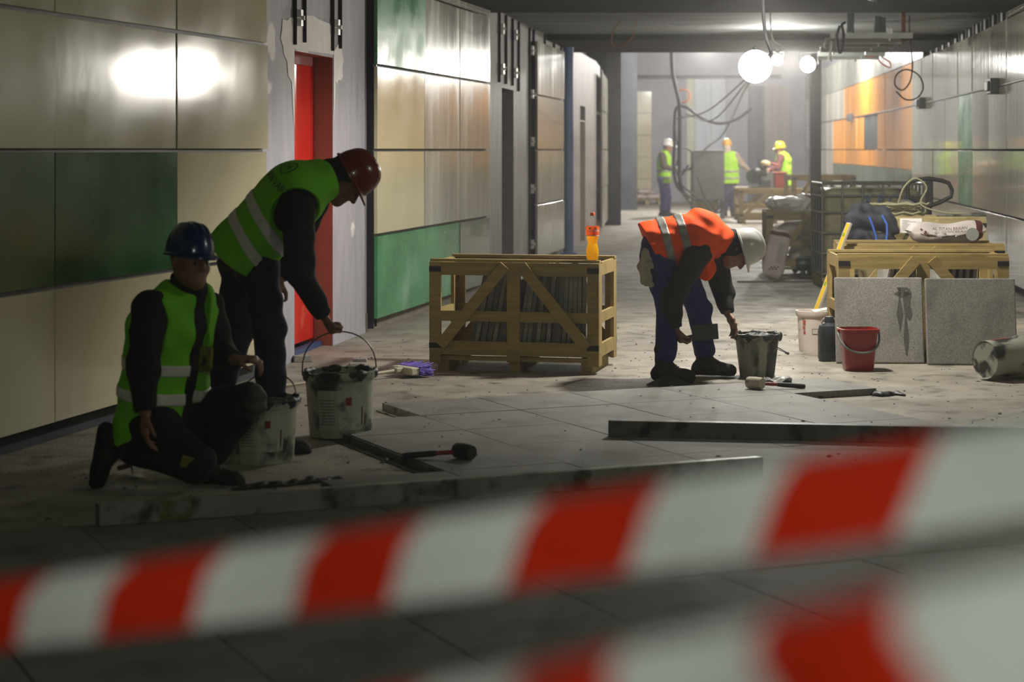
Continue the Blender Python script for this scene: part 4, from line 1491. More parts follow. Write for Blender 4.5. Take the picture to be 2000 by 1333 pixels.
p = W(1852, 482, 15.42)
s1 = sack('white printed cement sack lying on the middle crate', (p[0] + .0, 15.50, .772), (.58, .36, .20), (0, -.03, RZ2), M_sack, 1.0, None, 4, True, .25, True)
me = text_mesh('AL TITAN BRAAN', .034)
me.materials.append(pm('print_maroon', '4f2226'))
for v in me.vertices:
    v.co = (v.co.x, -.186 - .0, .115 + v.co.y * 1.0 + .35 * (v.co.x) ** 2)
link('lettering', me, s1)
m = MB()
m.lathe([(.050, 0), (.050, .003)], 24, capt=True)
ob('print_disc', m, pm('print_disc_grey', '8a8f86', rough=.6), s1, (.17, -.184, .07), (math.pi / 2, 0, 0))
G5 = 'sacks on the crate by the tank'
sack('sack lying flat at the left of the heaped crate', W(1532, 402, 23.9)[:2] + (.775,), (.45, .34, .16), (0, 0, .1), M_sackg, 1.3, G5, 11, True)
o = sack('torn sack standing tilted on top of the heaped crate', W(1567, 408, 23.85)[:2] + (.79,), (.36, .26, .10), (0.2, -.95, .3), M_sackg, 1.2, G5, 12, True, 0, True)
o = sack('sack leaning against the tank on the heaped crate', W(1592, 404, 24.0)[:2] + (.80,), (.36, .26, .12), (0.1, -1.2, -.4), M_sackg, 1.4, G5, 13, True, 0, True)
sack('bulging sack inside the heaped crate', W(1556, 455, 24.0)[:2] + (.38,), (.55, .42, .26), (0, -.15, .1), M_sack, 1.3, G5, 14, True)
sack('slumped grey sack low inside the heaped crate', W(1580, 495, 24.0)[:2] + (.14,), (.5, .4, .2), (0, .05, 0), M_sackg, 1.6, G5, 15, False)
p = G(1508, 546)
s1 = sack('tall paper sack standing on the floor against the heaped crate', (p[0] - .06, p[1] + .05, .28), (.56, .27, .13), (0, 0, 0), M_sack, .8, None, 21, True, 0, True, .25)
s1.location = (p[0] + .05, p[1] + .10, .285)
s1.rotation_euler = (Matrix.Rotation(math.radians(13), 3, 'Y') @ Matrix.Rotation(math.radians(-10), 3, 'X') @ Matrix(((0, -1, 0), (0, 0, -1), (1, 0, 0)))).to_euler()
p = G(1193, 434)
s1 = sack('white sack standing upright by the dark far wall', (p[0] + .06, p[1], .28), (.52, .26, .2), (0, math.radians(-88), 0), pm('woven_white_sack', 'bdb5ae', 'cbc3bc', rough=.8), 1.2, None, 22, False)
# stacked sacks far left
pl = thing('pallet', 'low wooden pallet under the far stacked sacks', 'pallet', (W(1262, 398, 54.6)[0], 54.6, 0))
for y in (-.3, 0, .3):
    ob('slat', MB().box((0, y, .115), (.9, .14, .025)), M_woodd, pl)
for x in (-.35, 0, .35):
    ob('bearer', MB().box((x, 0, .05), (.1, .8, .1)), M_woodd, pl)
for i, (x, y, z, n_) in enumerate(((-.2, -.1, .128, 'lower left'), (.22, -.1, .128, 'lower right'), (-.05, -.05, .27, 'topmost'))):
    sack('%s paper sack on the far pallet' % n_, (W(1262, 398, 54.6)[0] + x, 54.6 + y, z), (.46, .36, .15), (0, 0, .15 * i), pm('paper_sack_red', 'a89a94', 'bfb3ae', scale=5, rough=.7, c3='7d3b32', c3scale=5, c3lo=.58, c3hi=.64), 1.0, 'sacks on the far pallet', 30 + i, False)

# green pump by the heaped crate
p = G(1590, 545)
pu = thing('water_pump', 'small dark green pump on the floor beside the tank', 'pump', (p[0] - .03, p[1] + .1, 0))
M_pump = pm('pump_green', '14332c', '1b3f36', rough=.35)
ob('motor', MB().lathe([(.0, -.16), (.07, -.16), (.085, -.13), (.085, .08), (.06, .11), (0, .11)], 20, capb=False), M_pump, pu, (0, 0, .17), (0, math.pi / 2, 0), smooth=40)
ob('volute', MB().lathe([(0, -.035), (.11, -.035), (.12, 0), (.11, .035), (0, .035)], 24, capb=False), M_pump, pu, (.13, 0, .17), (0, math.pi / 2, 0), smooth=40)
ob('stand', MB().box((0, 0, .04), (.26, .18, .02)).box((-.08, 0, .06), (.03, .16, .06)).box((.08, 0, .06), (.03, .16, .06)), M_pump, pu)
ob('hose', MB().tube(spline([(.13, 0, .28), (.13, 0, .36), (.05, -.02, .40), (-.02, -.02, .36)], 6), .02, 8), M_pump, pu, smooth=60)
p = G(1560, 533)
tag(ob('hose_reel', MB().lathe([(.0, -.06), (.075, -.06), (.075, -.045), (.045, -.04), (.045, .04), (.075, .045), (.075, .06), (0, .06)], 20, capb=False), M_cable, None, (p[0], p[1], .075), (0, math.pi / 2, .5), smooth=30), 'small black reel lying on the floor before the heaped crate', 'reel')
# dark jacket draped over the rear stack
# gas canister by the left wall
p = G(1054, 497)
gc = thing('gas_canister', 'small grey canister with a valve by the left wall', 'canister', (p[0], p[1], 0))
ob('body', MB().lathe([(.07, 0), (.09, .012), (.092, .03), (.092, .11), (.075, .15), (.03, .165)], 24, capt=True), pm('canister_grey', '3d3f3e', '484a49', rough=.5), gc, smooth=40)
ob('valve', MB().box((0, 0, .19), (.03, .03, .05)).box((0, 0, .225), (.055, .02, .02)), M_plug, gc)
# floor bar and puddle
p0, p1 = G(1440, 552), G(1606, 552)
tag(ob('floor_bar', MB().box(((p0[0] + p1[0]) / 2, p0[1], .012), (p1[0] - p0[0], .04, .022)), M_dsteel), 'thin dark bar on the floor before the standing sack', 'bar')

# ================================================================ FAR WORK PLACE
cb = thing('switch_cabinet', 'dark site switch cabinet on legs hung with cables', 'cabinet', (W(1383, 340, 43)[0], 43, 0))
M_cab = pm('cabinet_grey', '3a3a38', '454543', scale=5, rough=.5)
ob('body', MB().box((0, .15, .93), (.70, .35, 1.07)), M_cab, cb, bevel=.01)
ob('door', MB().box((0.0, -.035, .92), (.64, .02, 1.0)), M_cab, cb, bevel=.006)
ob('top_plate', MB().box((0, .14, 1.475), (.74, .42, .02)), pm('cabinet_top', '7a7a76', '84847f', rough=.5), cb)
for x in (-.32, .32):
    for y in (0.0, .3):
        ob('leg', MB().box((x, y, .2), (.06, .05, .4)), M_cab, cb)
ob('back_panel', MB().box((0.0, .32, .25), (.5, .02, .3)), pm('cabinet_yellowish', '8f8a5d', rough=.7), cb)
ob('arm', MB().tube([(-.34, .1, 1.1), (-.52, .05, 1.02), (-.58, .03, .9)], .03, 8), M_cab, cb, smooth=60)
# stone saw on the far crate
sw = thing('stone_saw', 'dark bench saw standing on the far crate', 'saw', (W(1487, 362, 40.3)[0], 40.3, .715))
ob('bed', MB().box((0, 0, .012), (.5, .4, .024)).box((0.08, 0, .08), (.2, .2, .12)), M_plug, sw)
ob('motor', MB().tube([(-.12, 0, .3), (.1, 0, .3)], .09, 14), pm('saw_motor', '383a38', '454745', rough=.4), sw, smooth=40)
ob('blade_guard', MB().lathe([(0, -.02), (.15, -.02), (.15, .02), (0, .02)], 24, capb=False), pm('saw_green', '27342e', rough=.5), sw, (-.16, 0, .22), (math.pi / 2, 0, 0), smooth=40)
ob('arm', MB().bar((-.1, 0, .3), (.2, 0, .48), .05, .05), M_plug, sw)
ob('handle', MB().tube([(.2, 0, .48), (.32, 0, .44)], .025, 8), pm('saw_red', '8e3a28', rough=.5), sw, smooth=60)
ob('cover', MB().lathe([(.10, 0), (.11, .05), (.07, .10), (0, .115)], 18, (.08, 0, .43)), pm('saw_cream', 'b0a074', rough=.5), sw, smooth=60)
ob('column', MB().box((-.02, .12, .3), (.06, .06, .56)), M_plug, sw)
tt = ob('work_board', MB().box((0, 0, .014), (.70, .5, .024)), pm('pale_board', 'b3a590', 'c0b29c', rough=.6), None, (W(1478, 362, 39.9)[0] - .05, 40.42, .712))
tt.location = (b6[0] + .30, 40.45, .7115)
sw.location.z = .738
tag(tt, 'pale board lying on the far crate under the saw', 'board')
rbx = thing('red_case', 'red plastic case standing beside the bench saw', 'case', (W(1503, 350, 40.3)[0] + .22, 40.35, .715))
ob('body', MB().box((0, 0, .15), (.26, .3, .30)), pm('case_red', '9c3a2a', 'a84434', rough=.4), rbx, bevel=.02)
ob('lid', MB().box((0, 0, .315), (.27, .31, .03)), pm('case_red_light', 'b55a48', rough=.4), rbx, bevel=.008)
ob('handle', MB().tube([(-.05, 0, .33), (-.05, 0, .36), (.05, 0, .36), (.05, 0, .33)], .01, 6), M_plug, rbx)

# ================================================================ BARRIER TAPE
M_tw = pm('tape_white', 'c9cbc8', 'd4d6d3', scale=4, rough=.35, transl=.45)
M_tr = pm('tape_red', 'b8260f', 'c42c13', scale=4, rough=.35, transl=.45)


def tape(label, top0, top1, wdt, stripe, slant, phase, ext0, ext1, tilt0, tilt1, sag=.01):
    """ribbon from top0 to top1 (its upper edge); every stripe is a part of its own"""
    a, b = Vector(top0), Vector(top1)
    dv = b - a
    ln = dv.length
    t = thing('barrier_tape', label, 'tape', a - dv.normalized() * ext0)
    o0 = Vector(t.location)
    x = dv.normalized()
    side = Vector((dv.y, -dv.x, 0)).normalized()
    dn = Vector((0, 0, -1))
    dn = (dn - x * dn.dot(x)).normalized()

    def P(s, w):
        q = (s + ext0) / (ln + ext0 + ext1)
        tl = tilt0 + (tilt1 - tilt0) * q
        c = a + x * s - Vector((0, 0, 1)) * sag * math.sin(math.pi * q) * 4 * .25
        bow = .004 * math.sin(9 * q * math.pi)
        d2 = dn * math.cos(tl) + side * math.sin(tl)
        bk = max(0.0, .38 - w) / .38
        c = c - side * (wdt * .42 * bk * bk)
        return c + d2 * (w * wdt) + side * (bow + .004 * math.sin(w * 3.1 + 4 * q)) - o0
    k0 = int(math.floor((-ext0 - phase) / stripe))
    k1 = int(math.ceil((ln + ext1 - phase) / stripe))
    for k in range(k0, k1):
        s0 = phase + k * stripe
        m = MB()
        m.grid(lambda u, v: P(s0 + u * stripe + slant * (v - .5), v), 6, 7)
        ob('red_stripe' if k % 2 == 0 else 'white_stripe', m, M_tr if k % 2 == 0 else M_tw, t, smooth=180)
    return t


def Wv(px, py, d):
    return Vector(W(px, py, d))


a0, a1 = Wv(0, 1130, 1.49), Wv(2000, 818, 1.06)
L0 = (a1 - a0).length
tape('upper red and white barrier tape across the foreground', a0, a1, .0485, L0 / 9.05, -.03, L0 * .030 - L0 / 9.05 * 1.0, .23, .2, .15, .1, .006)
a0, a1 = Wv(760, 1333, 1.02), Wv(2000, 1072, .66)
L1 = (a1 - a0).length
tape('lower red and white barrier tape nearest the camera', a0, a1, .05, L1 / 5.0, .036, L1 / 5 * 1.36, .26, .17, .2, .2, .006)

# ================================================================ PEOPLE (smooth unions of tapered limbs, meshed by surface nets)
V3 = lambda p: np.array(p, dtype=np.float32)


def nrm(v):
    v = np.array(v, dtype=np.float64)
    return (v / np.linalg.norm(v)).astype(np.float32)


class Field:
    def __init__(self, lo, hi, h):
        self.h = h
        self.lo = V3(lo)
        n = np.ceil((V3(hi) - self.lo) / h).astype(int) + 1
        self.n = n
        self.ax = [self.lo[i] + h * np.arange(n[i], dtype=np.float32) for i in range(3)]
        self.F = np.full(n, 0.3, dtype=np.float32)

    def sub(self, lo, hi):
        i0 = np.clip(np.floor((lo - self.lo) / self.h).astype(int), 0, self.n)
        i1 = np.clip(np.ceil((hi - self.lo) / self.h).astype(int) + 1, 0, self.n)
        sl = tuple(slice(a, b) for a, b in zip(i0, i1))
        return sl, self.ax[0][sl[0]][:, None, None], self.ax[1][sl[1]][None, :, None], self.ax[2][sl[2]][None, None, :]

    def full(self):
        return self.ax[0][:, None, None], self.ax[1][None, :, None], self.ax[2][None, None, :]

    def mix(self, sl, d, k, op):
        F = self.F[sl]
        if op == 's':
            d = -d
            if k <= 0:
                self.F[sl] = np.maximum(F, d)
                return
            h = np.clip(.5 - .5 * (F - d) / k * -1, 0, 1)
            h = np.clip(.5 + .5 * (d - F) / k, 0, 1)
            self.F[sl] = F * (1 - h) + d * h + k * h * (1 - h)
        else:
            h = np.clip(.5 + .5 * (F - d) / k, 0, 1)
            self.F[sl] = F * (1 - h) + d * h - k * h * (1 - h)

    def cap(self, a, b, ra, rb, k=.02, w=None, s=1.0, op='u'):
        a, b = V3(a), V3(b)
        m = max(ra, rb) / min(s, 1.0) + k + .06
        sl, X, Y, Z = self.sub(np.minimum(a, b) - m, np.maximum(a, b) + m)
        px, py, pz = X - a[0], Y - a[1], Z - a[2]
        ab = b - a
        if w is not None:
            w = nrm(w)
            q = px * w[0] + py * w[1] + pz * w[2]
            e = (s - 1) * q
            px, py, pz = px + e * w[0], py + e * w[1], pz + e * w[2]
            ab = ab + (s - 1) * float(ab @ w) * w
        L2 = float(ab @ ab) + 1e-9
        t = np.clip((px * ab[0] + py * ab[1] + pz * ab[2]) / L2, 0, 1)
        d = np.sqrt((px - t * ab[0]) ** 2 + (py - t * ab[1]) ** 2 + (pz - t * ab[2]) ** 2) - (ra + (rb - ra) * t)
        self.mix(sl, d, k, op)
        return self

    def ell(self, c, axes, radii, k=.015, op='u'):
        c = V3(c)
        m = max(radii) + k + .05
        sl, X, Y, Z = self.sub(c - m, c + m)
        px, py, pz = X - c[0], Y - c[1], Z - c[2]
        acc = 0
        for ax_, r in zip(axes, radii):
            ax_ = nrm(ax_)
            acc = acc + ((px * ax_[0] + py * ax_[1] + pz * ax_[2]) / r) ** 2
        d = (np.sqrt(acc) - 1) * min(radii)
        self.mix(sl, d, k, op)
        return self

    def cut(self, p, n):
        """remove everything on the side the normal points to"""
        X, Y, Z = self.full()
        n = nrm(n)
        self.F = np.maximum(self.F, (X - p[0]) * n[0] + (Y - p[1]) * n[1] + (Z - p[2]) * n[2])
        return self

    def folds(self, amp, f=22.0, seed=0.0, d=(1, 1, 1)):
        X, Y, Z = self.full()
        n = np.sin(f * d[0] * X + 2.2 * np.sin(.6 * f * Z + seed) + seed) * np.sin(f * d[2] * .9 * Z + 1.7 * np.sin(.5 * f * X + f * .3 * Y) + 2 * seed)
        n = n + .5 * np.sin(1.9 * f * d[2] * Z + 1.3 * np.sin(f * Y + seed) + f * .7 * X)
        self.F = self.F + (amp * n).astype(np.float32)
        return self

    def polys(self, F=None):
        F = self.F if F is None else F
        ins = F < 0
        nx, ny, nz = F.shape
        cnt = np.zeros((nx - 1, ny - 1, nz - 1), dtype=np.uint8)
        for dx in (0, 1):
            for dy in (0, 1):
                for dz in (0, 1):
                    cnt += ins[dx:nx - 1 + dx, dy:ny - 1 + dy, dz:nz - 1 + dz]
        act = np.argwhere((cnt > 0) & (cnt < 8))
        idx = -np.ones(cnt.shape, dtype=np.int64)
        idx[act[:, 0], act[:, 1], act[:, 2]] = np.arange(len(act))
        acc = np.zeros((len(act), 3))
        num = np.zeros(len(act))
        cs = [(x, y, z) for x in (0, 1) for y in (0, 1) for z in (0, 1)]
        for i, a in enumerate(cs):
            for b in cs[i + 1:]:
                if sum(abs(a[j] - b[j]) for j in range(3)) != 1:
                    continue
                fa = F[act[:, 0] + a[0], act[:, 1] + a[1], act[:, 2] + a[2]]
                fb = F[act[:, 0] + b[0], act[:, 1] + b[1], act[:, 2] + b[2]]
                m = (fa < 0) != (fb < 0)
                t = np.where(m, fa / np.where(m, fa - fb, 1), 0)
                p = np.array(a)[None, :] + t[:, None] * (np.array(b) - np.array(a))[None, :]
                acc += p * m[:, None]
                num += m
        V = self.lo[None, :] + self.h * (act + acc / num[:, None])
        Q = []
        for ax_ in range(3):
            o1, o2 = [(1, 2), (2, 0), (0, 1)][ax_]
            s0 = [slice(None)] * 3
            s1 = [slice(None)] * 3
            s0[ax_] = slice(0, -1)
            s1[ax_] = slice(1, None)
            ch = ins[tuple(s0)] != ins[tuple(s1)]
            e = np.argwhere(ch)
            e = e[(e[:, o1] > 0) & (e[:, o2] > 0) & (e[:, o1] < F.shape[o1] - 1) & (e[:, o2] < F.shape[o2] - 1)]
            fl_ = ins[e[:, 0], e[:, 1], e[:, 2]]

            def g(d1, d2):
                q = e.copy()
                q[:, o1] += d1
                q[:, o2] += d2
                return idx[q[:, 0], q[:, 1], q[:, 2]]
            q = np.stack([g(-1, -1), g(0, -1), g(0, 0), g(-1, 0)], axis=1)
            q[~fl_] = q[~fl_][:, ::-1]
            Q.append(q)
        Q = np.concatenate(Q)
        return V, Q

    def obj(self, name, mat, parent=None, origin=(0, 0, 0), F=None):
        V, Q = self.polys(F)
        V = V - np.array(origin)[None, :]
        me = bpy.data.meshes.new(name)
        me.vertices.add(len(V))
        me.vertices.foreach_set('co', V.astype(np.float32).ravel())
        me.loops.add(len(Q) * 4)
        me.loops.foreach_set('vertex_index', Q.astype(np.int32).ravel())
        me.polygons.add(len(Q))
        me.polygons.foreach_set('loop_start', np.arange(0, len(Q) * 4, 4, dtype=np.int32))
        me.update(calc_edges=True)
        me.validate()
        me.polygons.foreach_set('use_smooth', [True] * len(me.polygons))
        me.materials.append(mat)
        return link(name, me, parent)


def helmet(parent, origin, c, U, Fw, mat, s=1.0, ridges=3, white=False):
    """hard hat: dome with ridges, rain gutter and peak; c = skull centre"""
    U, Fw = nrm(U), nrm(Fw)
    Fw = nrm(Fw - U * float(U @ Fw))
    Lf = np.cross(U, Fw)
    c = V3(c) - V3(origin)
    c = c + U * .036 * s - Fw * .006 * s

    def P(l, f, u):
        return tuple(c + (Lf * l + Fw * f + U * u) * s)
    m = MB()
    nu, nv = 56, 22

    def fn(u, v):
        a = 2 * math.pi * u
        ph = v * math.pi / 2
        cl, sl = math.cos(a), math.sin(a)
        r = math.cos(ph) ** .80 if v < 1 else 0.0
        z = math.sin(ph)
        l, f, q = .103 * r * sl, .124 * r * cl, .128 * z
        # ridges running front to back over the crown
        rd = 0.0
        for k in (-1, 0, 1):
            rd = max(rd, math.exp(-((l - k * .036) / .011) ** 2))
        rd *= min(1, max(0, (q - .05) / .05))
        k2 = 1 + .055 * rd
        return P(l * k2, f * k2, q * k2)
    m.grid(fn, nu, nv, closed_u=True)
    o = ob('helmet', m, mat, parent, smooth=180)
    mb = MB()

    def br(u, v):
        a = 2 * math.pi * u
        cl, sl = math.cos(a), math.sin(a)
        pk = max(0.0, cl) ** 3
        out = v * (.008 + .034 * pk)
        return P((.103 + out * .8) * sl, (.124 + out) * cl, -.004 - v * (.006 + .012 * pk) - .012 * (1 - abs(2 * v - 1)) * 0)
    mb.grid(br, nu, 4, closed_u=True)

    def br2(u, v):
        a = 2 * math.pi * u
        cl, sl = math.cos(a), math.sin(a)
        pk = max(0.0, cl) ** 3
        out = (.008 + .034 * pk)
        return P((.103 + out * .8) * sl, (.124 + out) * cl, -.004 - (.006 + .012 * pk) - v * .010)
    mb.grid(br2, nu, 2, closed_u=True)

    def skirt(u, v):
        a = 2 * math.pi * u
        return P(.103 * math.sin(a), .124 * math.cos(a), .002 - v * .014)
    mb.grid(skirt, nu, 2, closed_u=True)
    ob('brim', mb, mat, o, smooth=60)
    return o


def hand(fd, wrist, d, palm, thumb_side, curl=0.5, s=1.0, spread=.06):
    """d: wrist to knuckles, palm: the side the fingers close to, thumb_side: across the palm toward the thumb"""
    d, palm = nrm(d), nrm(palm)
    palm = nrm(palm - d * float(d @ palm))
    tsd = nrm(thumb_side)
    tsd = nrm(tsd - d * float(d @ tsd) - palm * float(palm @ tsd))
    w = V3(wrist)
    kn = w + d * .088 * s
    fd.cap(w, kn - d * .01, .026 * s, .030 * s, .02, palm, 1.75)
    fd.cap(w + d * .05 * s + tsd * .022 * s, w + d * .05 * s - tsd * .022 * s, .017 * s, .016 * s, .02)
    fd.cap(kn + tsd * .033 * s, kn - tsd * .03 * s, .0135 * s, .012 * s, .012)
    for i, (off, ln) in enumerate(((.030, .92), (.010, 1.02), (-.011, .96), (-.030, .76))):
        p = kn + tsd * off * s
        dirn = nrm(d + tsd * (off * spread / .03))
        cu = curl * (1 + .10 * i)
        seg = (.043 * ln, .028 * ln, .022 * ln)
        ang = 0
        for j, sg in enumerate(seg):
            ang += cu * (.75, 1.0, .7)[j]
            dd = nrm(dirn * math.cos(ang) + palm * math.sin(ang))
            q = p + dd * sg * s
            r = (.0098, .0088, .0078)[j] * s
            fd.cap(p, q, r, r * .92, .004)
            p = q
    p = w + d * .025 * s + tsd * .03 * s
    dd = nrm(d * .75 + tsd * .75 + palm * .25)
    q = p + dd * .045 * s
    fd.cap(p, q, .014 * s, .0115 * s, .012)
    dd = nrm(d * .9 + tsd * (.25 - .3 * curl) + palm * (.25 + .5 * curl))
    fd.cap(q, q + dd * .032 * s, .011 * s, .009 * s, .004)
    dd = nrm(d * .9 + tsd * (-.1 - .2 * curl) + palm * (.3 + .6 * curl))
    fd.cap(q + nrm(d * .9 + tsd * (.25 - .3 * curl) + palm * (.25 + .5 * curl)) * .032 * s, q + dd * .05 * s, .009 * s, .0075 * s, .004)


def head(fd, c, U, Fw, s=1.0):
    U, Fw = nrm(U), nrm(Fw)
    Fw = nrm(Fw - U * float(U @ Fw))
    L = np.cross(U, Fw)
    c = V3(c)

    def P(l, f, u):
        return c + (L * l + Fw * f + U * u) * s
    fd.ell(P(0, -.012, .022), (L, Fw, U), (.076 * s, .098 * s, .098 * s), .02)
    fd.ell(P(0, .035, -.035), (L, Fw, U), (.060 * s, .062 * s, .085 * s), .03)
    fd.cap(P(.035, .03, -.075), P(.0, .068, -.100), .026 * s, .022 * s, .03)
    fd.cap(P(-.035, .03, -.075), P(.0, .068, -.100), .026 * s, .022 * s, .03)
    fd.cap(P(.034, .076, .018), P(-.034, .076, .018), .015 * s, .015 * s, .015)
    for k in (-1, 1):
        fd.ell(P(k * .031, .093, -.004), (L, Fw, U), (.016 * s, .012 * s, .010 * s), .008, 's')
        fd.ell(P(k * .031, .079, -.004), (L, Fw, U), (.012 * s, .011 * s, .008 * s), .004)
        fd.ell(P(k * .040, .062, -.035), (L, Fw, U), (.022 * s, .022 * s, .020 * s), .02)
        fd.ell(P(k * .078, -.008, -.012), (L + Fw * .2, Fw, U), (.009 * s, .020 * s, .031 * s), .006)
    fd.cap(P(0, .092, .005), P(0, .113, -.032), .008 * s, .0125 * s, .012)
    fd.cap(P(.011, .100, -.036), P(-.011, .100, -.036), .008 * s, .008 * s, .008)
    fd.cap(P(.018, .090, -.062), P(-.018, .090, -.062), .006 * s, .006 * s, .007)
    fd.cap(P(.016, .089, -.073), P(-.016, .089, -.073), .0065 * s, .0065 * s, .006)


M_skin = pm('skin', '8a6450', '966e58', scale=14, rough=.55, bump=.05)
M_skinp = pm('skin_dusty', '8d7a66', '99866f', scale=14, rough=.7, bump=.05)
M_band = pm('reflective_band', 'ded6d0', 'ece4de', scale=30, rough=.4)
M_bandg = pm('reflective_band_worn', '84837f', '94938e', scale=14, rough=.4, metal=.1)
M_vestg = pm('vest_lime', '80dc1a', '8ae422', scale=9, rough=.7, bump=.1, transl=.15)
M_vesty = pm('vest_yellow_lime', '9ad22a', 'a6dc34', scale=9, rough=.7, transl=.15)
M_vesto = pm('vest_orange', 'f24c00', 'f85606', scale=9, rough=.8, bump=.1, spec=.2)
M_jack = pm('jacket_black', '16191a', '1e2122', scale=12, rough=.85, bump=.15)
M_jackg = pm('jacket_black_green', '191d1b', '232825', scale=10, rough=.85, bump=.15)
M_trs = pm('trousers_navy', '141c28', '1c2634', scale=8, rough=.85, bump=.15)
M_trsb = pm('trousers_black', '111314', '191b1c', scale=6, rough=.85, c3='2c302f', c3scale=9, c3lo=.6, c3hi=.68)
M_trsblue = pm('trousers_blue', '1c2560', '242e70', scale=8, rough=.85, bump=.15)
M_trsp = pm('trousers_violet', '4b4587', '57519a', scale=8, rough=.85)
M_boot = pm('boot_dark', '1d1b18', '2b2924', scale=14, rough=.8, c3='4b463c', c3scale=8, c3lo=.55, c3hi=.7, bump=.2)


def person(label, J, P, h=.008):
    """J: joints in world metres, P: clothing choices"""
    pel, ch, nk = V3(J['pelvis']), V3(J['chest']), V3(J['neck'])
    lat = nrm(J['lat'])
    base_ = (float(pel[0]), float(pel[1]), 0.0)
    pts = [pel, ch, nk, V3(J['head'])]
    for a in J['arms']:
        pts += [V3(a['s']), V3(a['e']), V3(a['w']), V3(a['w']) + nrm(a['d']) * .2]
    for l in J['legs']:
        pts += [V3(l['h']), V3(l['k']), V3(l['a']), V3(l['a']) + nrm(l['f']) * .22]
    pts = np.array(pts)
    lo, hi = pts.min(0) - .19, pts.max(0) + .19
    lo[2] = max(lo[2], -.01)
    axis = nrm(ch - pel)
    fw = nrm(J['front']) if 'front' in J else nrm(np.cross(axis, lat) * -1)
    sc = P.get('s', 1.0)
    # ---- body, one continuous skin
    fd = Field(lo, hi, P.get('hb', .0065))
    fd.cap(pel, ch, .10 * sc, .11 * sc, .04, lat, .72)
    fd.cap(ch, nk, .10 * sc, .05 * sc, .05, lat, .75)
    for a in J['arms']:
        fd.cap(ch + (V3(a['s']) - ch) * .4, a['s'], .06 * sc, .052 * sc, .04)
        fd.cap(a['s'], a['e'], .050 * sc, .040 * sc, .03)
        fd.cap(a['e'], a['w'], .040 * sc, .027 * sc, .02)
        hand(fd, a['w'], a['d'], a['p'], a['t'], a.get('c', .5), sc)
    for l in J['legs']:
        fd.cap(pel + (V3(l['h']) - pel) * .3, l['h'], .09 * sc, .085 * sc, .05)
        fd.cap(l['h'], l['k'], .08 * sc, .055 * sc, .03)
        fd.cap(l['k'], l['a'], .055 * sc, .038 * sc, .02)
        an = V3(l['a'])
        fd.cap(an - nrm(l['f']) * .03 + nrm(l['sd']) * .05, an + nrm(l['f']) * .12 + nrm(l['sd']) * .06, .035 * sc, .032 * sc, .02)
    c = V3(J['head'])
    fd.cap(nk - nrm(c - nk) * .03, c - nrm(J['U']) * .05 - nrm(J['F']) * .02, .058 * sc, .055 * sc, .03)
    head(fd, c, J['U'], J['F'], sc)
    person_o = fd.obj('person', P.get('skin', M_skin), None, base_)
    person_o.location = base_
    tag(person_o, label, 'person')
    # ---- trousers
    fd = Field(lo, hi, h)
    fd.cap(V3(J['legs'][0]['h']), V3(J['legs'][1]['h']), .112 * sc, .112 * sc, .05)
    fd.cap(pel, pel + axis * .10, .118 * sc, .115 * sc, .05, lat, .74)
    for l in J['legs']:
        k_, a_ = V3(l['k']), V3(l['a'])
        fd.cap(l['h'], k_, .108 * sc, .080 * sc, .04)
        fd.cap(k_, a_ + (k_ - a_) * .20, .080 * sc, .072 * sc, .03)
    fd.folds(.0055, 24, P.get('seed', 1.0))
    fd.obj('trousers', P['trousers'], person_o, base_)
    # ---- boots
    for l in J['legs']:
        a_, f_, sd = V3(l['a']), nrm(l['f']), nrm(l['sd'])
        bl = Field(a_ - .27, a_ + .27, .007 if h < .012 else .012)
        bl.cap(a_ - sd * .10 - f_ * .012, a_ + sd * .03 - f_ * .008, .060 * sc, .054 * sc, .02)
        bl.cap(a_ - f_ * .055 + sd * .060, a_ + f_ * .04 + sd * .045, .042 * sc, .048 * sc, .03)
        bl.cap(a_ + f_ * .03 + sd * .045, a_ + f_ * .13 + sd * .070, .045 * sc, .040 * sc, .03)
        bl.cap(a_ + f_ * .12 + sd * .066, a_ + f_ * .165 + sd * .068, .040 * sc, .038 * sc, .02)
        bl.folds(.0022, 60, 2.0)
        bl.cut(a_ + sd * .100 * sc, sd)
        bt_ = bl.obj('boot', P.get('boots', M_boot), person_o, base_)
        if h < .012:
            Xb, Yb, Zb = bl.full()
            dd2 = (Xb - a_[0]) * sd[0] + (Yb - a_[1]) * sd[1] + (Zb - a_[2]) * sd[2]
            bl.obj('sole', pm('sole_black', '131312', '1a1a18', rough=.9), bt_, base_, np.maximum(bl.F - .006, .074 * sc - dd2))
            for q_ in range(5):
                m_ = MB()
                cc = a_ + f_ * (.052 + .016 * q_) + sd * (-.006 + .0105 * q_) - V3(base_)
                sdv = np.cross(f_, sd)
                m_.tube([tuple(cc + sdv * .026), tuple(cc - sd * .004), tuple(cc - sdv * .026 + f_ * .008)], .0035, 5)
                ob('lace', m_, pm('lace_grey', '5a564c', rough=.8), bt_)
    # ---- jacket with sleeves
    if P.get('jacket'):
        fd = Field(lo, hi, h)
        fd.cap(pel + axis * .02, ch, .125 * sc, .132 * sc, .04, lat, .70)
        fd.cap(ch, nk, .118 * sc, .075 * sc, .05, lat, .75)
        for a in J['arms']:
            s_ = V3(a['s'])
            fd.cap(ch + (s_ - ch) * .45 + axis * .02, s_, .082 * sc, .072 * sc, .04)
            fd.cap(s_, a['e'], .080 * sc, .073 * sc, .03)
            w_ = V3(a['w'])
            fd.cap(a['e'], w_ - nrm(w_ - V3(a['e'])) * .012, .070 * sc, .048 * sc, .02)
        fd.folds(.005, 26, P.get('seed', 1.0) + 2)
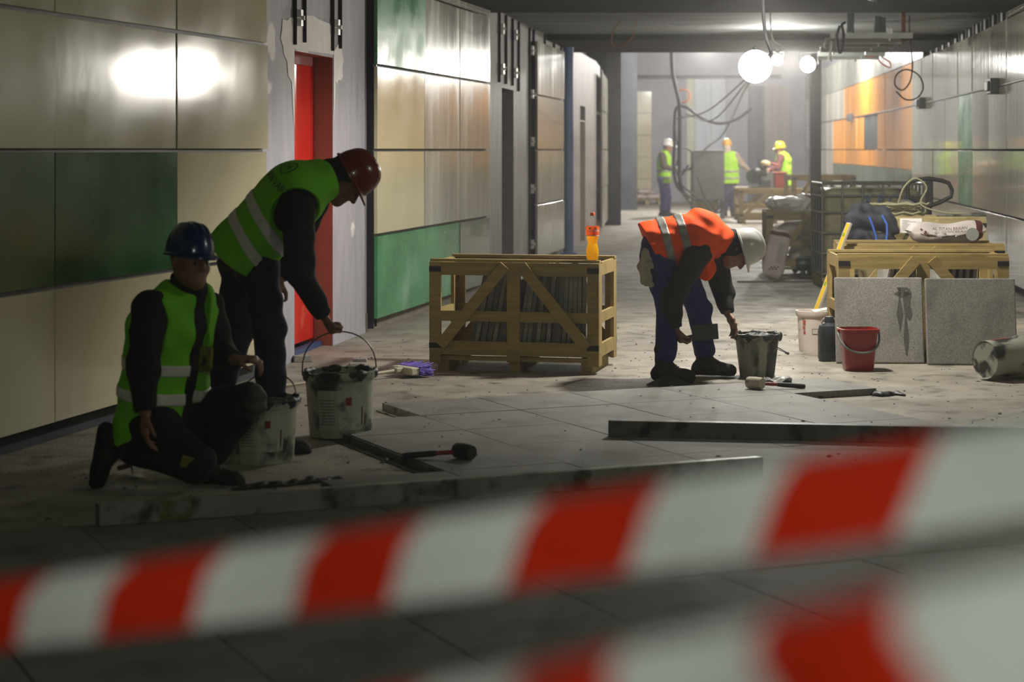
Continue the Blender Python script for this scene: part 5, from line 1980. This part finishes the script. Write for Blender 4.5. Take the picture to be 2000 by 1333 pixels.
        for a in J['arms']:                      # cuffs end cleanly before the hand
            w_ = V3(a['w'])
            dd = nrm(w_ - V3(a['e']))
            X, Y, Z = fd.full()
            q = (X - w_[0]) * dd[0] + (Y - w_[1]) * dd[1] + (Z - w_[2]) * dd[2]
            r2 = (X - w_[0]) ** 2 + (Y - w_[1]) ** 2 + (Z - w_[2]) ** 2
            fd.F = np.where(r2 < .11 ** 2, np.maximum(fd.F, q + .006), fd.F)
        jo = fd.obj('jacket', P['jacket'], person_o, base_)
    # ---- collar / hood
    if P.get('hood'):
        fd = Field(np.minimum(c, nk) - .2, np.maximum(c, nk) + .2, min(h, .007))
        U, Fw = nrm(J['U']), nrm(J['F'])
        fd.ell(c + U * .02 - Fw * .015, (np.cross(U, Fw), Fw, U), (.088, .108, .112), .02)
        fd.cap(c - U * .05 - Fw * .03, nk, .08, .088, .04)
        fd.cut(c + Fw * P.get('hoodcut', .035), Fw - U * P.get('hoodtilt', .3))
        fd.folds(.003, 40, 3)
        fd.obj('hood', P['hood'], person_o, base_)
    elif P.get('collar'):
        fd = Field(nk - .2, nk + .22, min(h, .007))
        up = nrm(c - nk)
        fd.cap(nk - up * .02, nk + up * .055, .082, .080, .02)
        fd.cap(nk - up * .1, nk + up * .2, .060, .060, .005, op='s')
        fd.cut(nk + up * .065, up)
        fd.obj('collar', P['collar'], person_o, base_)
    # ---- safety vest
    if P.get('vest'):
        g = P.get('vg', .020)
        fd = Field(lo, hi, P.get('hv', h))
        hem = P.get('hem', -.10)
        fd.cap(pel + axis * hem, ch, (.128 + g + P.get('flare', .01)) * sc, (.133 + g) * sc, .04, lat, .70)
        fd.cap(ch, ch + (nk - ch) * .75, (.118 + g) * sc, (.085 + g) * sc, .05, lat, .66)
        for a in J['arms']:
            s_ = V3(a['s'])
            fd.cap(ch + (s_ - ch) * .4 + axis * .02, ch + (s_ - ch) * .92 + axis * .0, (.085 + g) * sc, (.064 + g) * sc, .04)
        for e in P.get('vest_extra', []):
            fd.cap(*e)
        fd.folds(P.get('va', .005), P.get('vf', 20), P.get('seed', 1.0) + 5)
        for a in J['arms']:
            s_, e_ = V3(a['s']), V3(a['e'])
            out = nrm(s_ - (ch + nk) / 2)
            hr = P.get('hole', .092)
            fd.cap(s_ + out * .035 + nrm(e_ - s_) * P.get('hole_drop', .03), s_ + out * .12 + nrm(e_ - s_) * .1, hr, hr * 1.15, .012, op='s')
            fd.cap(s_ + nrm(e_ - s_) * .06, e_, .082, .075, .01, op='s')
        fd.cap(nk - axis * .0, c, .078, .10, .02, op='s')
        for e in P.get('vest_cut', []):
            fd.cap(*e, op='s')
        X, Y, Z = fd.full()
        t = (X - pel[0]) * axis[0] + (Y - pel[1]) * axis[1] + (Z - pel[2]) * axis[2]
        hn = nrm(axis + fw * P.get('hemtilt', 0.0))
        hp = pel + axis * hem
        F0 = np.maximum(fd.F, -((X - hp[0]) * hn[0] + (Y - hp[1]) * hn[1] + (Z - hp[2]) * hn[2]))
        vo = fd.obj('safety_vest', P['vest'], person_o, base_, F0)
        fwd = (X - pel[0]) * fw[0] + (Y - pel[1]) * fw[1] + (Z - pel[2]) * fw[2]
        for b in P.get('bands', ()):
            bt = P.get('bandtilt', 0.0)
            FB = np.maximum(F0 - .0045, np.abs(t + bt * fwd - b) - .026)
            fd.obj('reflective_band', P.get('band', M_band), vo, base_, FB)
        P['vest_obj'] = vo
    else:
        vo = None
    if P.get('helmet'):
        helmet(person_o, base_, c, J['U'], J['F'], P['helmet'], sc)
    # ---- eyes
    U, Fw = nrm(J['U']), nrm(J['F'])
    L = np.cross(U, Fw)
    for k in (-1, 1):
        q = c + (L * (k * .031) + Fw * .0845 - U * .004) * sc - V3(base_)
        ob('eye', MB().lathe([(0, -.009), (.007, -.006), (.009, 0), (.007, .006), (0, .009)], 10, tuple(q), capb=False), pm('eye_dark', '2a211c', rough=.2), person_o, smooth=180)
    return person_o, vo, base_


UP = (0, 0, 1)
DN = (0, 0, -1)
# ---- worker bending in the orange vest
J = dict(pelvis=W(1287, 478, 13.0), chest=W(1366, 458, 13.0), neck=W(1416, 470, 13.0), lat=(0.1, 1, 0), front=(.1, -.1, -1),
         head=W(1445, 488, 12.98), U=(.95, -.10, .30), F=(.28, -.2, -.93),
         arms=[dict(s=W(1366, 492, 12.83), e=W(1311, 588, 12.74), w=W(1319, 640, 12.78), d=(.35, -.05, -.9), p=(.9, .2, .3), t=(.3, -1, .1), c=.95),
               dict(s=W(1392, 490, 13.17), e=W(1413, 570, 13.20), w=W(1421, 612, 13.12), d=(.42, -.15, -.9), p=(-.6, -.3, -.3), t=(.8, -.6, .4), c=.35)],
         legs=[dict(h=W(1284, 497, 12.89), k=W(1306, 600, 12.82), a=W(1299, 712, 12.80), f=(.93, -.35, 0), sd=DN),
               dict(h=W(1318, 500, 13.10), k=W(1366, 605, 13.16), a=W(1378, 702, 13.16), f=(.97, -.2, 0), sd=DN)])
P = dict(trousers=M_trsblue, jacket=M_jackg, hood=pm('hood_black', '141516', '1a1b1c', rough=.9), hoodcut=.035, hoodtilt=-.35, vest=M_vesto, band=M_bandg, bands=(.045, .16), helmet=pm('helmet_white', 'c9c8c2', 'd2d1cb', rough=.25, coat=.3),
         hem=-.065, hemtilt=-.2, seed=2.0, vf=27, va=.0075, hole=.088, vg=.024, flare=.02, hv=.007,
         vest_extra=[(W(1360, 478, 12.95), W(1378, 526, 12.97), .095, .068, .03, (0, 1, 0), .55)])
man3, v3, b_3 = person('worker in orange vest and white helmet bending over a bucket', J, P)
# rag in the back pocket
fd = Field(W(1230, 575, 12.70), tuple(np.array(W(1295, 470, 12.70)) + np.array((0, .2, 0))), .006)
p_ = [W(1264, 492, 12.80), W(1260, 520, 12.80), W(1257, 548, 12.79), W(1270, 554, 12.79)]
fd.cap(p_[0], p_[1], .03, .045, .02).cap(p_[1], p_[2], .042, .03, .02).cap(p_[1], p_[3], .036, .024, .02)
fd.folds(.010, 70, 1.3, (1.4, 1, .3))
ro = fd.obj('rag', pm('rag_cream', 'a59b88', 'b5ab98', scale=20, rough=.9, bump=.3), None, p_[0])
ro.location = p_[0]
tag(ro, 'cream rag hanging from the back pocket of the orange-vested worker', 'rag')
# trowel in his near hand
hp = Vector(W(1337, 660, 12.77))
tw_ = thing('finishing_trowel', 'mortar-covered rectangular trowel held by the orange-vested worker', 'trowel', hp)
ob('blade', MB().box((.135, -.01, .025), (.165, .010, .10)), pm('trowel_mortar', '3b3e38', '4a4d46', scale=16, rough=.6, bump=.6), tw_, (0, 0, 0), (0, -.08, 0), bevel=.004)
ob('handle', MB().tube([(-.045, 0, -.012), (.06, 0, .01)], .012, 10), M_plug, tw_, smooth=60)

# ---- worker in lime vest leaning down to the bucket handle
J = dict(pelvis=W(487, 476, 9.95), chest=W(575, 378, 9.92), neck=W(638, 345, 9.97), lat=(-.42, .86, .10), front=(.55, .3, -.8),
         head=W(679, 350, 9.97), U=(.87, 0.05, .50), F=(.5, .05, -.87),
         arms=[dict(s=W(582, 412, 9.74), e=W(586, 533, 9.68), w=W(632, 616, 9.80), d=(.40, .25, -.88), p=(.8, .3, .35), t=(.2, -1, -.1), c=1.45),
               dict(s=W(622, 372, 10.14), e=W(580, 470, 10.16), w=W(545, 545, 10.06), d=(-.3, -.2, -.9), p=(.3, -.5, -.2), t=(.9, -.3, .1), c=.5)],
         legs=[dict(h=W(500, 506, 9.87), k=W(527, 640, 9.80), a=W(531, 846, 9.86), f=(.95, -.25, 0), sd=DN),
               dict(h=W(472, 506, 10.06), k=W(462, 655, 10.10), a=W(405, 820, 10.18), f=(.9, -.35, 0), sd=DN)])
P = dict(trousers=M_trs, jacket=M_jack, hood=pm('beanie_dark', '1a201e', '222826', rough=.9), hoodcut=.01, hoodtilt=.55, vest=M_vestg, bands=(.015, .135), helmet=pm('helmet_red', '6e1a14', '7a2019', rough=.25, coat=.3),
         hem=-.10, hemtilt=-.15, bandtilt=.25, seed=4.0, hole=.128, hole_drop=.0, vg=.022, hv=.007, flare=.015,
         vest_cut=[(W(556, 432, 9.60), W(606, 446, 9.58), .150, .150, .012)])
man2, v2, b_2 = person('worker in lime vest and red helmet leaning down to a bucket', J, P)

# ---- kneeling worker
J = dict(pelvis=W(312, 812, 8.92), chest=W(335, 642, 8.88), neck=W(366, 566, 8.86), lat=(.62, .78, 0), front=(.78, -.62, 0),
         head=W(371, 508, 8.80), U=(.06, .05, 1), F=(.66, -.74, -.10),
         arms=[dict(s=W(292, 602, 8.70), e=W(280, 715, 8.62), w=W(284, 806, 8.58), d=(-.02, -.02, -1), p=(.8, .3, 0), t=(.5, -.8, 0), c=.38),
               dict(s=W(404, 604, 9.02), e=W(430, 688, 9.02), w=W(458, 703, 8.88), d=(.97, -.22, .05), p=(.0, .1, -1), t=(-.2, -1, 0), c=.75)],
         legs=[dict(h=W(300, 832, 8.80), k=W(384, 905, 8.66), a=W(232, 872, 8.82), f=(-.18, .05, -1), sd=(-1, .1, .15)),
               dict(h=W(345, 825, 9.0), k=W(483, 782, 8.93), a=W(402, 905, 8.98), f=(.9, -.4, 0), sd=DN)])
P = dict(trousers=M_trsb, jacket=M_jack, collar=M_jack, vest=M_vestg, bands=(.115, .245), helmet=pm('helmet_blue', '0f2d55', '143663', rough=.22, coat=.4),
         hem=-.12, hemtilt=.0, seed=6.0, hole=.094, vg=.022, hv=.007, flare=.012, skin=M_skin)
ck = V3(J['chest'])
fk = nrm(J['front'])
nk_ = V3(J['neck'])
pk = V3(J['pelvis'])
lk = nrm(J['lat'])
off = lk * .035
P['vest_cut'] = [(nk_ + fk * .07 + off * .6, pk + fk * .20 + off * 1.2 - nrm(ck - pk) * .2, .05, .062, .01)]
man1, v1, b_1 = person('kneeling worker in lime vest and blue helmet', J, P)
# knee pad and yellow tags
kb = V3(b_1)
kn = V3(W(497, 785, 8.87)) - kb
fd = Field(kn - .12, kn + .12, .008)
fd.ell(kn, ((1, 0, 0), (0, 1, 0), (0, 0, 1)), (.055, .075, .085))
fd.folds(.006, 50, 2)
fd.obj('knee_pad', pm('knee_pad_grey', '3d433d', '4a5049', scale=12, rough=.8), man1)
pt_ = V3(W(372, 905, 8.585)) - kb
ob('yellow_patch', MB().box(tuple(pt_), (.085, .012, .05), (0.1, .25, .1)), pm('patch_yellow', '7d7a1c', '8a8722', rough=.7), man1, bevel=.004)
pt_ = V3(W(402, 702, 8.80)) - kb
ob('tool_pouch', MB().box(tuple(pt_), (.06, .03, .11), (0, .1, -.3)), pm('pouch_yellow', '6e6b1c', '84802a', scale=20, rough=.7, c3='1c1c1a', c3scale=16, c3lo=.5, c3hi=.6), man1, bevel=.006)
# trowel lying by his hand
p = G(262, 930)
tr = thing('pointing_trowel', 'small trowel with orange handle on the floor by the kneeling worker', 'trowel', (p[0] - .02, p[1], 0), 2.2)
ob('handle', MB().tube([(0, 0, .05), (.11, 0, .022)], .013, 10), pm('handle_orange', '6b2a12', '7a3318', rough=.5), tr, smooth=60)
ob('blade', MB().poly([(-.17, 0), (-.02, -.045), (-.02, .045)], 0, .003), M_steel, tr, (0, 0, .012), (-math.pi / 2, 0, 0))
ob('tang', MB().tube([(-.03, 0, .015), (-.02, 0, .045), (.01, 0, .05)], .005, 6), M_steel, tr)

# vest print on the back of the leaning worker
def on_surface(me, obj_v, p0, right, up, nor, lift=.004):
    """lay flat lettering on the cloth by casting each vertex onto it"""
    dg_mesh = obj_v.data
    from mathutils.bvhtree import BVHTree
    bv = BVHTree.FromPolygons([v.co.copy() for v in dg_mesh.vertices], [tuple(p.vertices) for p in dg_mesh.polygons])
    right, up, nor = Vector(right).normalized(), Vector(up).normalized(), Vector(nor).normalized()
    for v in me.vertices:
        q = Vector(p0) + right * v.co.x + up * v.co.y + nor * .3
        hit = bv.ray_cast(q, -nor)
        v.co = (hit[0] + nor * lift) if hit[0] is not None else (Vector(p0) + right * v.co.x + up * v.co.y)


c0 = Vector(W(548, 340, 9.80)) - Vector(b_2)
ax_ = (Vector(W(638, 345, 9.97)) - Vector(W(487, 476, 9.95))).normalized()
acr = Vector((.42, -.86, -.10))
norv = acr.cross(ax_)
if norv.y > 0:
    norv = -norv
norv = Vector((-.35, -.75, .55))
norv = (norv - ax_ * norv.dot(ax_)).normalized()
acr = ax_.cross(norv).normalized()
M_prt = pm('vest_print', '24421a', '2b4a20', rough=.7)
me = text_mesh('SAN VAR', .055)
on_surface(me, v2, c0 - ax_ * .045, acr if acr.z < 0 else -acr, ax_, norv)
me.materials.append(M_prt)
link('lettering', me, v2)
me = text_mesh('M', .05)
on_surface(me, v2, c0 + ax_ * .05, acr if acr.z < 0 else -acr, ax_, norv)
me.materials.append(M_prt)
link('emblem_letter', me, v2)
mb = MB()
for k in range(2):
    pass
n_ = 28
vs = []
for i in range(n_):
    a = 2 * math.pi * i / n_
    for r in (.040, .045):
        vs.append((r * math.cos(a), r * math.sin(a), 0))
mb.add(vs, [(2 * i, 2 * i + 1, 2 * ((i + 1) % n_) + 1, 2 * ((i + 1) % n_)) for i in range(n_)])
me = mb.mesh('emblem_ring', M_prt)
on_surface(me, v2, c0 + ax_ * .05, acr, ax_, norv)
link('emblem_ring', me, v2)

# ---- far workers in the hall
dd_ = 44.4
J = dict(pelvis=W(1297, 349, dd_), chest=W(1297, 312, dd_), neck=W(1299, 297, dd_), lat=(-.2, 1, 0), front=(1, .1, 0),
         head=W(1304, 286, dd_), U=(.12, 0, 1), F=(.93, -.1, -.3),
         arms=[dict(s=W(1293, 304, dd_ - .17), e=W(1297, 325, dd_ - .22), w=W(1314, 329, dd_ - .2), d=(1, .1, -.1), p=(0, .2, -1), t=(0, 1, .2), c=.4),
               dict(s=W(1302, 304, dd_ + .17), e=W(1305, 325, dd_ + .2), w=W(1320, 328, dd_ + .15), d=(1, -.1, -.1), p=(0, .2, -1), t=(0, -1, .2), c=.4)],
         legs=[dict(h=W(1295, 352, dd_ - .09), k=W(1297, 385, dd_ - .1), a=W(1294, 414, dd_ - .1), f=(1, -.1, 0), sd=DN),
               dict(h=W(1299, 352, dd_ + .09), k=W(1304, 385, dd_ + .1), a=W(1304, 414, dd_ + .1), f=(1, .1, 0), sd=DN)])
P = dict(trousers=M_trsp, jacket=pm('shirt_olive', '4d4436', '584e3e', rough=.8), vest=M_vesty, bands=(.02, .17), band=M_bandg, helmet=pm('helmet_white', 'c9c8c2'), hem=-.10, seed=1.0, hb=.009, hv=.013)
person('far worker in white helmet and violet trousers', J, P, .014)
dd_ = 44.6
J = dict(pelvis=W(1424, 350, dd_), chest=W(1423, 314, dd_), neck=W(1420, 298, dd_), lat=(-1, .15, 0), front=(.15, 1, 0),
         head=W(1420, 285, dd_), U=(0, 0, 1), F=(.35, .9, -.1),
         arms=[dict(s=W(1408, 305, dd_), e=W(1404, 328, dd_ + .05), w=W(1402, 350, dd_ + .1), d=(0, .2, -1), p=(.5, .5, 0), t=(.3, .9, 0), c=.4),
               dict(s=W(1436, 304, dd_), e=W(1449, 321, dd_ - .05), w=W(1462, 332, dd_ - .1), d=(.8, 0, -.5), p=(-.3, .2, -.9), t=(0, 1, 0), c=.3)],
         legs=[dict(h=W(1417, 352, dd_), k=W(1417, 386, dd_), a=W(1416, 414, dd_), f=(.2, 1, 0), sd=DN),
               dict(h=W(1429, 352, dd_), k=W(1431, 386, dd_), a=W(1431, 414, dd_), f=(.2, 1, 0), sd=DN)])
P = dict(trousers=pm('trousers_dim', '2e2a3e', '37334a', rough=.85), jacket=pm('shirt_taupe', '8a7d70', '968878', rough=.8), hood=pm('cloth_pale', 'b3a698', 'beb1a3', rough=.9), hoodcut=.05, vest=M_vesty, bands=(.02, .17), band=M_bandg,
         helmet=pm('helmet_amber', 'd99412', 'e29d1a', rough=.3), hem=-.10, seed=3.0, hb=.009, hv=.013)
person('far worker in amber helmet behind the dark cabinet', J, P, .014)
dd_ = 41.9
J = dict(pelvis=W(1531, 352, dd_), chest=W(1530, 314, dd_), neck=W(1526, 300, dd_), lat=(.35, -.94, 0), front=(-.94, -.35, 0),
         head=W(1523, 291, dd_), U=(-.1, 0, 1), F=(-.9, -.3, -.3),
         arms=[dict(s=W(1525, 308, dd_ - .18), e=W(1519, 327, dd_ - .28), w=W(1503, 331, dd_ - .4), d=(-.9, -.2, -.1), p=(0, .2, -1), t=(0, 1, .2), c=.4),
               dict(s=W(1536, 306, dd_ + .18), e=W(1526, 328, dd_ + .25), w=W(1510, 333, dd_ + .1), d=(-.9, -.3, -.1), p=(0, .2, -1), t=(0, -1, .2), c=.4)],
         legs=[dict(h=W(1528, 356, dd_ - .09), k=W(1527, 392, dd_ - .12), a=W(1529, 422, dd_ - .1), f=(-1, -.2, 0), sd=DN),
               dict(h=W(1535, 356, dd_ + .09), k=W(1535, 392, dd_ + .08), a=W(1537, 422, dd_ + .1), f=(-1, -.2, 0), sd=DN)])
P = dict(trousers=pm('trousers_dim', '2e2a3e'), jacket=pm('shirt_maroon', '5a2f30', '663738', rough=.8), vest=M_vesty, bands=(.02,), band=M_bandg,
         helmet=pm('helmet_yellow_green', 'a3a01e', 'b0ac28', rough=.3), hem=-.12, seed=5.0, hb=.009, hv=.013)
person('far worker in yellow-green helmet at the bench saw', J, P, .014)

# ---- jacket draped over the rear crate
d_ = 17.15
fd = Field(W(1630, 490, d_ - .1), tuple(np.array(W(1765, 390, d_ - .1)) + np.array((0, .35, 0))), .008)
q = lambda x, y, e=0: W(x, y, d_ + e)
fd.cap(q(1675, 412, .08), q(1730, 415, .1), .06, .05, .04).cap(q(1665, 430, .03), q(1735, 440, .05), .07, .065, .04, (0, 1, 0), 1.3).cap(q(1660, 465, .02), q(1738, 470, .03), .07, .06, .04, (0, 1, 0), 1.5)
fd.cap(q(1672, 408, .08), q(1650, 460, .03), .05, .045, .03).cap(q(1735, 425, .05), q(1748, 450, .02), .05, .04, .03)
fd.folds(.010, 30, 3.0, (1.3, 1, .5))
jo = fd.obj('jacket', pm('jacket_navy', '12151c', '191d26', scale=8, rough=.85, bump=.2), None, q(1700, 470))
jo.location = q(1700, 470)
tag(jo, 'dark jacket with blue trim heaped beside the rear crate', 'jacket')
for pts_ in ([q(1697, 424, -.055), q(1704, 440, -.065), q(1710, 460, -.062), q(1713, 474, -.06)], [q(1722, 420, -.03), q(1732, 438, -.045), q(1733, 455, -.05), q(1731, 472, -.05)]):
    o0 = q(1700, 470)
    ob('blue_trim', MB().tube([rel(p, o0) for p in pts_], .010, 8), pm('trim_blue', '2c4f9a', '3459a6', rough=.6), jo, smooth=80)

# ================================================================ WET MORTAR ON THE FLOOR
def mortar(label, chain, seed):
    P_ = np.array([c[0] for c in chain])
    fd = Field(P_.min(0) - .09, P_.max(0) + .09, .008)
    for (a, ra), (b, rb) in zip(chain[:-1], chain[1:]):
        fd.cap(a, b, ra, rb, .02, (0, 0, 1), 1.5)
    fd.folds(.008, 55, seed)
    fd.cut((0, 0, .001), (0, 0, -1))
    o0 = tuple(float(x) for x in P_[0])
    o = fd.obj('mortar_heap', M_mortar, None, o0)
    o.location = o0
    return tag(o, label, 'mortar')


mortar('wet mortar bead squeezed along the tile edge at right', [(G(1570, 779), .02), (G(1620, 776), .03), (G(1660, 773), .026), (G(1705, 770), .034), (G(1722, 774), .045), (G(1745, 771), .03), (G(1765, 774), .015)], 1.0)
mortar('dark mortar ridge on the pocket floor before the kneeling worker', [(G(455, 958), .02), (G(500, 953), .035), (G(560, 949), .03), (G(610, 943), .036), (G(655, 939), .025), (G(670, 941), .012)], 2.5)
mortar('flat smear of mortar beside the lifted bucket', [(G(745, 905), .02), (G(775, 898), .03), (G(800, 903), .02)], 4.0)
